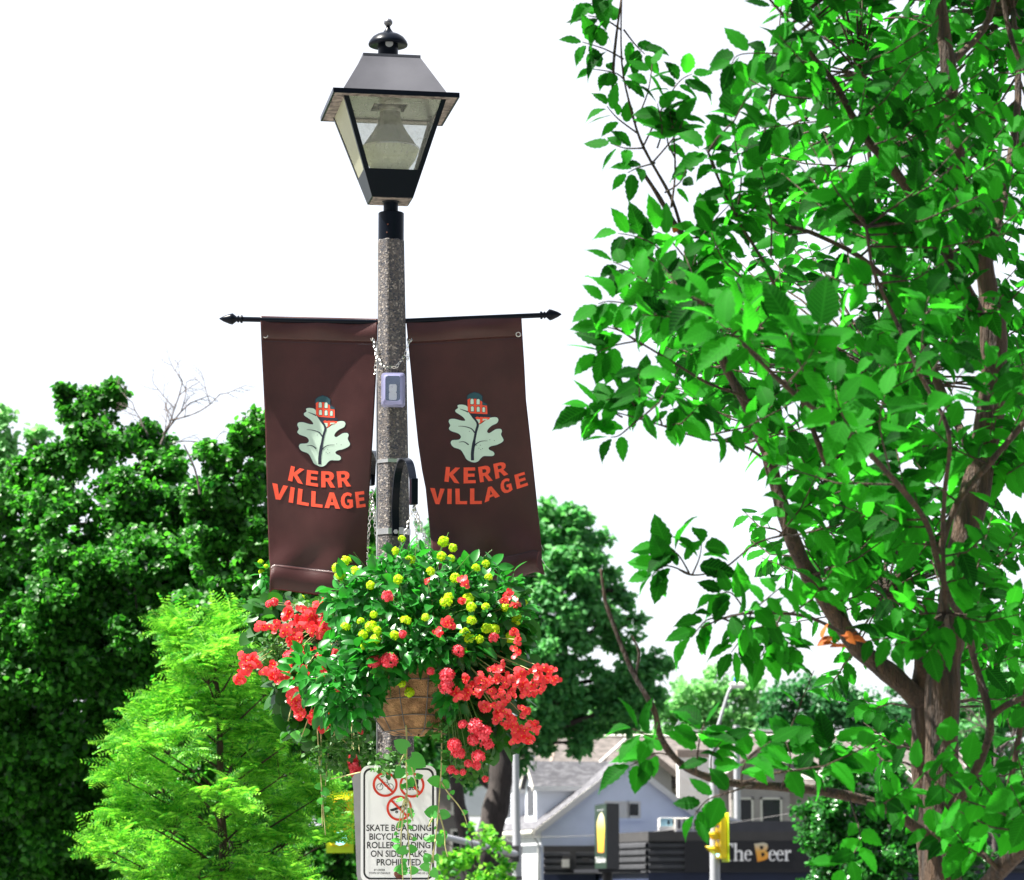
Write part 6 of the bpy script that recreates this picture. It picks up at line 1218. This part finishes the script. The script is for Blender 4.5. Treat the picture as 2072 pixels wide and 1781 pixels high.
LB = [([(1383, 480, 7.7), (1358, 400, 7.7), (1303, 300, 7.7), (1278, 225, 7.7), (1258, 125, 7.7), (1258, -20, 7.7)], 8, 3),
 ([(1358, 420, 7.6), (1366, 350, 7.6), (1362, 260, 7.6), (1350, 210, 7.6)], 5, 2.5),
 ([(1983, 640, 7.7), (1893, 470, 7.6), (1813, 350, 7.5), (1748, 275, 7.4), (1690, 170, 7.3), (1653, 125, 7.3), (1600, 50, 7.3), (1550, -10, 7.3)], 26, 4),
 ([(1990, 960, 8.0), (1900, 780, 8.2), (1833, 600, 8.2), (1803, 500, 8.2), (1763, 340, 8.2), (1740, 150, 8.2)], 22, 7),
 ([(1503, 695, 6.5), (1588, 780, 6.5), (1663, 840, 6.6), (1738, 896, 6.8), (1838, 1006, 7.0), (1878, 1066, 7.1), (1898, 1141, 7.2), (1923, 1216, 7.3), (1953, 1261, 7.4), (1973, 1341, 7.5), (2003, 1451, 7.5), (1993, 1516, 7.55), (1953, 1600, 7.6), (1915, 1670, 7.7)], 9, 22),
 ([(1753, 460, 6.9), (1768, 550, 6.9), (1813, 650, 6.9), (1863, 760, 6.9), (1920, 875, 6.9), (1912, 990, 7.0), (1908, 1090, 7.1), (1913, 1240, 7.2), (1925, 1300, 7.6)], 7, 12),
 ([(2003, 1451, 7.5), (2040, 1425, 7.5), (2090, 1405, 7.4)], 16, 12), ([(1900, 1120, 7.2), (1938, 1016, 7.2), (2000, 940, 7.1), (2060, 870, 7.1), (2100, 820, 7.1)], 14, 12),
 ([(1216, 1151, 7.0), (1222, 1200, 7.0), (1231, 1236, 7.0), (1278, 1356, 7.0), (1323, 1436, 7.0), (1333, 1481, 7.05), (1358, 1526, 7.1), (1403, 1561, 7.2), (1473, 1583, 7.3), (1563, 1591, 7.4), (1663, 1601, 7.5), (1773, 1626, 7.6), (1833, 1661, 7.7), (1885, 1700, 7.8)], 5, 26),
 ([(1278, 1286, 7.0), (1293, 1321, 7.0), (1286, 1365, 7.0)], 4, 7), ([(2110, 1690, 7.3), (2040, 1740, 7.4), (1990, 1800, 7.5), (1930, 1860, 7.7)], 42, 34), ([(1905, 1690, 7.7), (1960, 1705, 7.5), (1995, 1735, 7.4), (2020, 1760, 7.4)], 14, 10),
 ([(1603, 1085, 7.7), (1588, 1083, 7.6), (1528, 1101, 7.5), (1463, 1151, 7.4), (1401, 1164, 7.4), (1370, 1150, 7.4)], 5, 3), ([(1720, 1290, 7.8), (1640, 1250, 7.6), (1560, 1240, 7.5), (1480, 1246, 7.4), (1420, 1270, 7.4)], 9, 3),
 ([(1545, 895, 7.8), (1513, 811, 7.6), (1433, 776, 7.5), (1358, 731, 7.4), (1283, 686, 7.4), (1240, 660, 7.4)], 8, 3), ([(1560, 940, 7.8), (1500, 900, 7.6), (1413, 885, 7.5), (1320, 855, 7.4), (1230, 830, 7.4)], 7, 2.5),
 ([(1423, 600, 7.75), (1370, 560, 7.6), (1310, 520, 7.5), (1270, 485, 7.5)], 6, 3), ([(1680, 960, 7.8), (1620, 800, 7.7), (1600, 700, 7.7), (1560, 560, 7.6), (1490, 440, 7.6), (1440, 330, 7.5), (1432, 300, 7.5)], 12, 3),
 ([(1833, 600, 8.2), (1740, 520, 8.0), (1640, 470, 7.9), (1560, 440, 7.8), (1540, 330, 7.8), (1560, 200, 7.8)], 12, 4), ([(1240, 200, 7.7), (1243, 110, 7.7), (1258, -10, 7.7)], 8, 4),
 ([(2030, 1650, 7.6), (2060, 1500, 7.6), (2090, 1300, 7.5)], 14, 10), ([(1990, 560, 7.9), (2030, 400, 8.0), (2060, 200, 8.1), (2050, 20, 8.2)], 24, 10), ([(1920, 130, 7.7), (1990, 60, 7.8), (2020, -30, 7.8)], 18, 10), ([(2090, 180, 7.6), (2050, 90, 7.6), (2030, 0, 7.6), (2028, -60, 7.6)], 12, 9),
 ([(1590, 1060, 7.8), (1650, 1000, 8.1), (1720, 900, 8.3), (1790, 760, 8.4)], 14, 5), ([(1640, 1165, 7.8), (1700, 1160, 8.2), (1790, 1200, 8.4)], 10, 4), ([(1480, 700, 7.3), (1440, 640, 7.1), (1420, 610, 7.0)], 5, 3)]
for pts, w0, w1 in LB:
    b = MB(); nl(b, pts, w0, w1, 8); b.build('bough', BK_elm, nt_root, smooth='all')
EP, EA, EN, ES = [], [], [], []
def leaf(p, a, n, L_): EP.append(tuple(p)); EA.append(tuple(a)); EN.append(tuple(n)); ES.append(L_)
def leafy_twig(tb, pts, nleaf, L_, w0=4, w1=1.6, t0=.25, g=gr_, droop=.25):
    q = pl(pts, 5); tb.tube(q, [S((w0+(w1-w0)*i/(len(q)-1))/2, pts[0][2]) for i in range(len(q))], 5)
    for j in range(nleaf):
        t = t0+(1-t0)*(j+.5)/nleaf; f = t*(len(q)-1); i = min(len(q)-2, int(f)); p = q[i].lerp(q[i+1], f-i); d = (q[i+1]-q[i]).normalized()
        sd = Vector((-d.z, g.uniform(-.5, .5), d.x)).normalized()*(1 if j % 2 else -1); last = j == nleaf-1
        a = d*(.55 if not last else 1)+sd*(.8 if not last else .1)+Vector((0, g.uniform(-.45, .35), -droop))+Vector((g.uniform(-.2, .2), 0, g.uniform(-.2, .2)))
        n = Vector((g.uniform(-.5, .5), -g.uniform(.15, 1.15), g.uniform(.25, 1.0))); a.normalize(); pet = a*S(6, 7.5)
        leaf(p+pet, a, n, S(L_*g.uniform(.58, 1.0), 7.6))
tb = MB()
# sprays traced from the photograph
sprays = [([(1258, 0, 7.7), (1240, -10, 7.7), (1195, 8, 7.7)], 4, 52), ([(1256, 60, 7.7), (1225, 40, 7.7), (1190, 32, 7.7)], 4, 55), ([(1262, 120, 7.7), (1225, 100, 7.7), (1178, 85, 7.7)], 5, 60), ([(1275, 180, 7.7), (1250, 150, 7.7), (1200, 140, 7.7)], 4, 50), ([(1262, 60, 7.7), (1285, 90, 7.7), (1305, 110, 7.7)], 3, 45),
 ([(1285, 250, 7.7), (1310, 190, 7.6), (1320, 130, 7.6)], 5, 50), ([(1300, 300, 7.7), (1345, 210, 7.6), (1375, 165, 7.6), (1400, 150, 7.6)], 8, 58), ([(1290, 270, 7.7), (1250, 240, 7.7), (1228, 215, 7.7)], 5, 50), ([(1320, 330, 7.7), (1370, 270, 7.6), (1385, 235, 7.6)], 6, 55), ([(1300, 300, 7.7), (1265, 300, 7.6), (1235, 290, 7.6)], 4, 48), ([(1345, 390, 7.6), (1375, 370, 7.6), (1390, 340, 7.5)], 3, 46), ([(1325, 330, 7.7), (1290, 340, 7.6), (1270, 350, 7.6)], 3, 46), ([(1330, 300, 7.6), (1340, 260, 7.6), (1330, 210, 7.6)], 6, 55), ([(1366, 320, 7.6), (1350, 280, 7.6), (1370, 245, 7.6)], 4, 50),
 ([(1380, 560, 7.6), (1330, 500, 7.5), (1290, 480, 7.5), (1250, 472, 7.5)], 8, 75), ([(1370, 590, 7.5), (1320, 570, 7.4), (1275, 545, 7.4), (1240, 530, 7.4)], 8, 75), ([(1350, 650, 7.4), (1290, 620, 7.3), (1235, 610, 7.3), (1210, 615, 7.3)], 8, 78), ([(1300, 700, 7.4), (1255, 670, 7.4), (1215, 660, 7.4)], 7, 75), ([(1290, 690, 7.4), (1240, 700, 7.4), (1205, 715, 7.4)], 4, 62), ([(1400, 540, 7.6), (1350, 480, 7.5), (1310, 465, 7.5)], 6, 75),
 ([(1260, 845, 7.4), (1220, 825, 7.4), (1190, 828, 7.4)], 4, 62), ([(1300, 850, 7.4), (1270, 805, 7.4), (1225, 810, 7.4)], 5, 68), ([(1340, 860, 7.4), (1320, 810, 7.4), (1290, 800, 7.4)], 6, 66), ([(1290, 850, 7.4), (1255, 880, 7.4), (1235, 885, 7.4)], 3, 56), ([(1420, 880, 7.5), (1380, 830, 7.4), (1355, 830, 7.4)], 6, 68),
 ([(1400, 1164, 7.4), (1350, 1145, 7.4), (1318, 1165, 7.4)], 7, 74), ([(1395, 1160, 7.4), (1370, 1120, 7.4), (1340, 1110, 7.4)], 5, 60), ([(1400, 1165, 7.4), (1415, 1130, 7.4), (1420, 1100, 7.4)], 4, 60), ([(1470, 1250, 7.4), (1430, 1255, 7.4), (1400, 1290, 7.4)], 6, 72), ([(1520, 1240, 7.4), (1500, 1290, 7.4), (1480, 1320, 7.4)], 6, 74), ([(1510, 1240, 7.4), (1480, 1200, 7.4), (1450, 1205, 7.4)], 6, 72), ([(1580, 1245, 7.5), (1560, 1290, 7.5), (1540, 1330, 7.5)], 7, 74),
 ([(1345, 1500, 7.05), (1315, 1490, 7.0), (1280, 1475, 7.0)], 5, 78), ([(1360, 1530, 7.1), (1325, 1525, 7.1), (1275, 1550, 7.1)], 6, 76), ([(1408, 1562, 7.15), (1415, 1500, 7.1), (1425, 1465, 7.1)], 8, 84), ([(1440, 1575, 7.2), (1440, 1530, 7.1), (1460, 1500, 7.1)], 6, 80), ([(1500, 1585, 7.3), (1510, 1540, 7.2), (1560, 1500, 7.2)], 7, 82),
 ([(1520, 1590, 7.3), (1470, 1605, 7.0), (1430, 1620, 7.0), (1405, 1650, 7.0)], 6, 76), ([(1580, 1595, 7.4), (1600, 1540, 7.3), (1590, 1500, 7.3)], 8, 84), ([(1650, 1600, 7.4), (1660, 1540, 7.3), (1690, 1500, 7.3)], 8, 86), ([(1720, 1620, 7.5), (1740, 1700, 7.3), (1700, 1760, 7.2)], 7, 76),
 ([(1630, 760, 6.5), (1600, 690, 6.3), (1620, 660, 6.3)], 7, 108), ([(1560, 740, 6.5), (1500, 690, 6.4), (1450, 650, 6.4)], 8, 100), ([(1590, 780, 6.5), (1640, 720, 6.3), (1660, 660, 6.3)], 7, 104), ([(1530, 700, 6.5), (1480, 640, 6.5), (1400, 600, 6.5)], 8, 96), ([(1740, 900, 6.8), (1700, 830, 6.5), (1690, 780, 6.5)], 8, 100), ([(1800, 950, 6.9), (1780, 860, 6.6), (1790, 800, 6.6)], 8, 96), ([(1860, 760, 6.9), (1870, 640, 6.6), (1880, 600, 6.6)], 8, 92), ([(1900, 860, 6.9), (1930, 780, 6.6), (1950, 750, 6.6)], 8, 90), ([(1880, 760, 6.9), (1920, 700, 6.6), (1930, 680, 6.6)], 6, 85),
 ([(1700, 100, 7.3), (1640, 60, 7.2), (1560, 10, 7.2)], 9, 70), ([(1640, 130, 7.3), (1580, 110, 7.2), (1500, 110, 7.2), (1480, 130, 7.2)], 9, 72), ([(1640, 200, 7.4), (1570, 190, 7.3), (1500, 150, 7.3)], 8, 70), ([(1700, 240, 7.4), (1620, 250, 7.3), (1540, 260, 7.3)], 9, 72), ([(1460, 380, 7.6), (1440, 320, 7.5), (1425, 300, 7.5)], 6, 58), ([(1490, 440, 7.6), (1500, 360, 7.5), (1490, 300, 7.5), (1480, 240, 7.5)], 9, 66), ([(1560, 520, 7.6), (1560, 420, 7.5), (1540, 340, 7.5)], 9, 68), ([(1400, 560, 7.7), (1420, 480, 7.6), (1480, 410, 7.6)], 9, 64), ([(1500, 560, 7.6), (1460, 520, 7.5), (1440, 470, 7.5)], 7, 70)]
for pts, nl_, L_ in sprays: leafy_twig(tb, pts, nl_+2 if L_ < 67 else nl_+1, L_*(1.32 if L_ < 67 else 1), 4.5, 2)
# the body of the crown: twigs that grow from the nearest bough
CROWN = [(1560, -60), (1500, 120), (1540, 240), (1450, 300), (1480, 420), (1390, 480), (1260, 510), (1225, 610), (1240, 700), (1340, 790), (1480, 860), (1530, 960), (1490, 1040), (1500, 1120), (1560, 1180), (1500, 1240), (1570, 1300), (1640, 1380), (1700, 1440), (1720, 1480), (1660, 1520), (1760, 1560), (1800, 1640), (1850, 1700), (2130, 1640), (2130, -420), (1620, -420)]
def inside(x, y, pg):
    c = False; j = len(pg)-1
    for i in range(len(pg)):
        if (pg[i][1] > y) != (pg[j][1] > y) and x < (pg[j][0]-pg[i][0])*(y-pg[i][1])/(pg[j][1]-pg[i][1])+pg[i][0]: c = not c
        j = i
    return c
def dens(x, y):
    d = .5+.5*min(1, max(0, (x-1600)/220))
    if x < 1480 and y > 480: d = .85
    if 1150 < y < 1560 and 1820 < x < 1990: d *= .45
    if y > 1380: d *= .62
    if 1600 < x < 1780 and 1180 < y < 1400: d *= .55
    return d
LV = [(l[0], l[1]) for l in LIMBS if l[1] < 48]; LA_ = np.array([tuple(l[0]) for l in LV])
made = 0
while made < 700:
    x, y = gr_.uniform(1200, 2120), gr_.uniform(-420, 1700)
    if not inside(x, y, CROWN) or gr_.random() > dens(x, y): continue
    Yt = gr_.uniform(6.9, 9.8); tip = P(x, y, Yt); dd = np.linalg.norm(LA_-np.array(tip), axis=1)+np.maximum(0, LA_[:, 2]-tip.z+.05)*1.2; i = int(np.argmin(dd)); s_ = Vector(LA_[i])
    L3 = (tip-s_).length
    if L3 < .10: continue
    if L3 > .42: s2 = tip+(s_-tip)*(.34/L3)
    else: s2 = s_
    mid = s2.lerp(tip, .5)+Vector((0, 0, -.02)); q = [s_]+([s2] if L3 > .42 else [])+[mid, tip]
    tb.tube([s_, s2, mid, tip] if L3 > .42 else [s_, mid, tip], [.004, .003, .0022, .0012] if L3 > .42 else [.003, .0022, .0012], 5)
    segs = [s2, mid, tip]; nleaf = gr_.choice((7, 8, 9))
    for j in range(nleaf):
        t = .12+.88*(j+.5)/nleaf*1.0; f = t*2; ii = min(1, int(f)); p = segs[ii].lerp(segs[ii+1], f-ii); d = (segs[ii+1]-segs[ii]).normalized()
        sd = Vector((-d.z, gr_.uniform(-.6, .6), d.x)).normalized()*(1 if j % 2 else -1)
        a = d*.55+sd*.8+Vector((0, gr_.uniform(-.4, .4), -.25)); a.normalize(); leaf(p, a, Vector((gr_.uniform(-.6, .6), -gr_.uniform(-.1, 1.1), gr_.uniform(.2, 1))), S(gr_.uniform(42, 74), 7.6))
    made += 1
tb.build('twigs', BK_elm, nt_root, smooth='all')
scatter('crown', ELM, np.array(EP), EA, EN, np.array(ES), LF_elm, nt_root, np.random.default_rng(8).uniform(.8, 1.15, len(EP)), zs=np.random.default_rng(9).uniform(.1, 2.4, len(EP)))
g = np.random.default_rng(3); dp = np.array([P(x, y, 7.2) for x, y in ((1655, 1305), (1670, 1298), (1685, 1290), (1700, 1285), (1712, 1278), (1695, 1300), (1678, 1310), (1720, 1290), (1664, 1292))])
o = scatter('withered_leaves', LANT, dp, g.normal(size=(9, 3))+np.array([.6, 0, .3]), g.normal(size=(9, 3))+np.array([0, -1, .3]), S(36, 7.2), LF_dead, nt_root, 1.0); o['label'] = 'curled orange dead leaves'
dp = np.array([P(x, y, 7.6) for x, y in ((1368, 470), (1375, 462), (1362, 478))]); scatter('withered_leaves', LANT, dp, g.normal(size=(3, 3)), g.normal(size=(3, 3))+np.array([0, -1, 0]), S(26, 7.2), LF_dead, nt_root, 1.0)
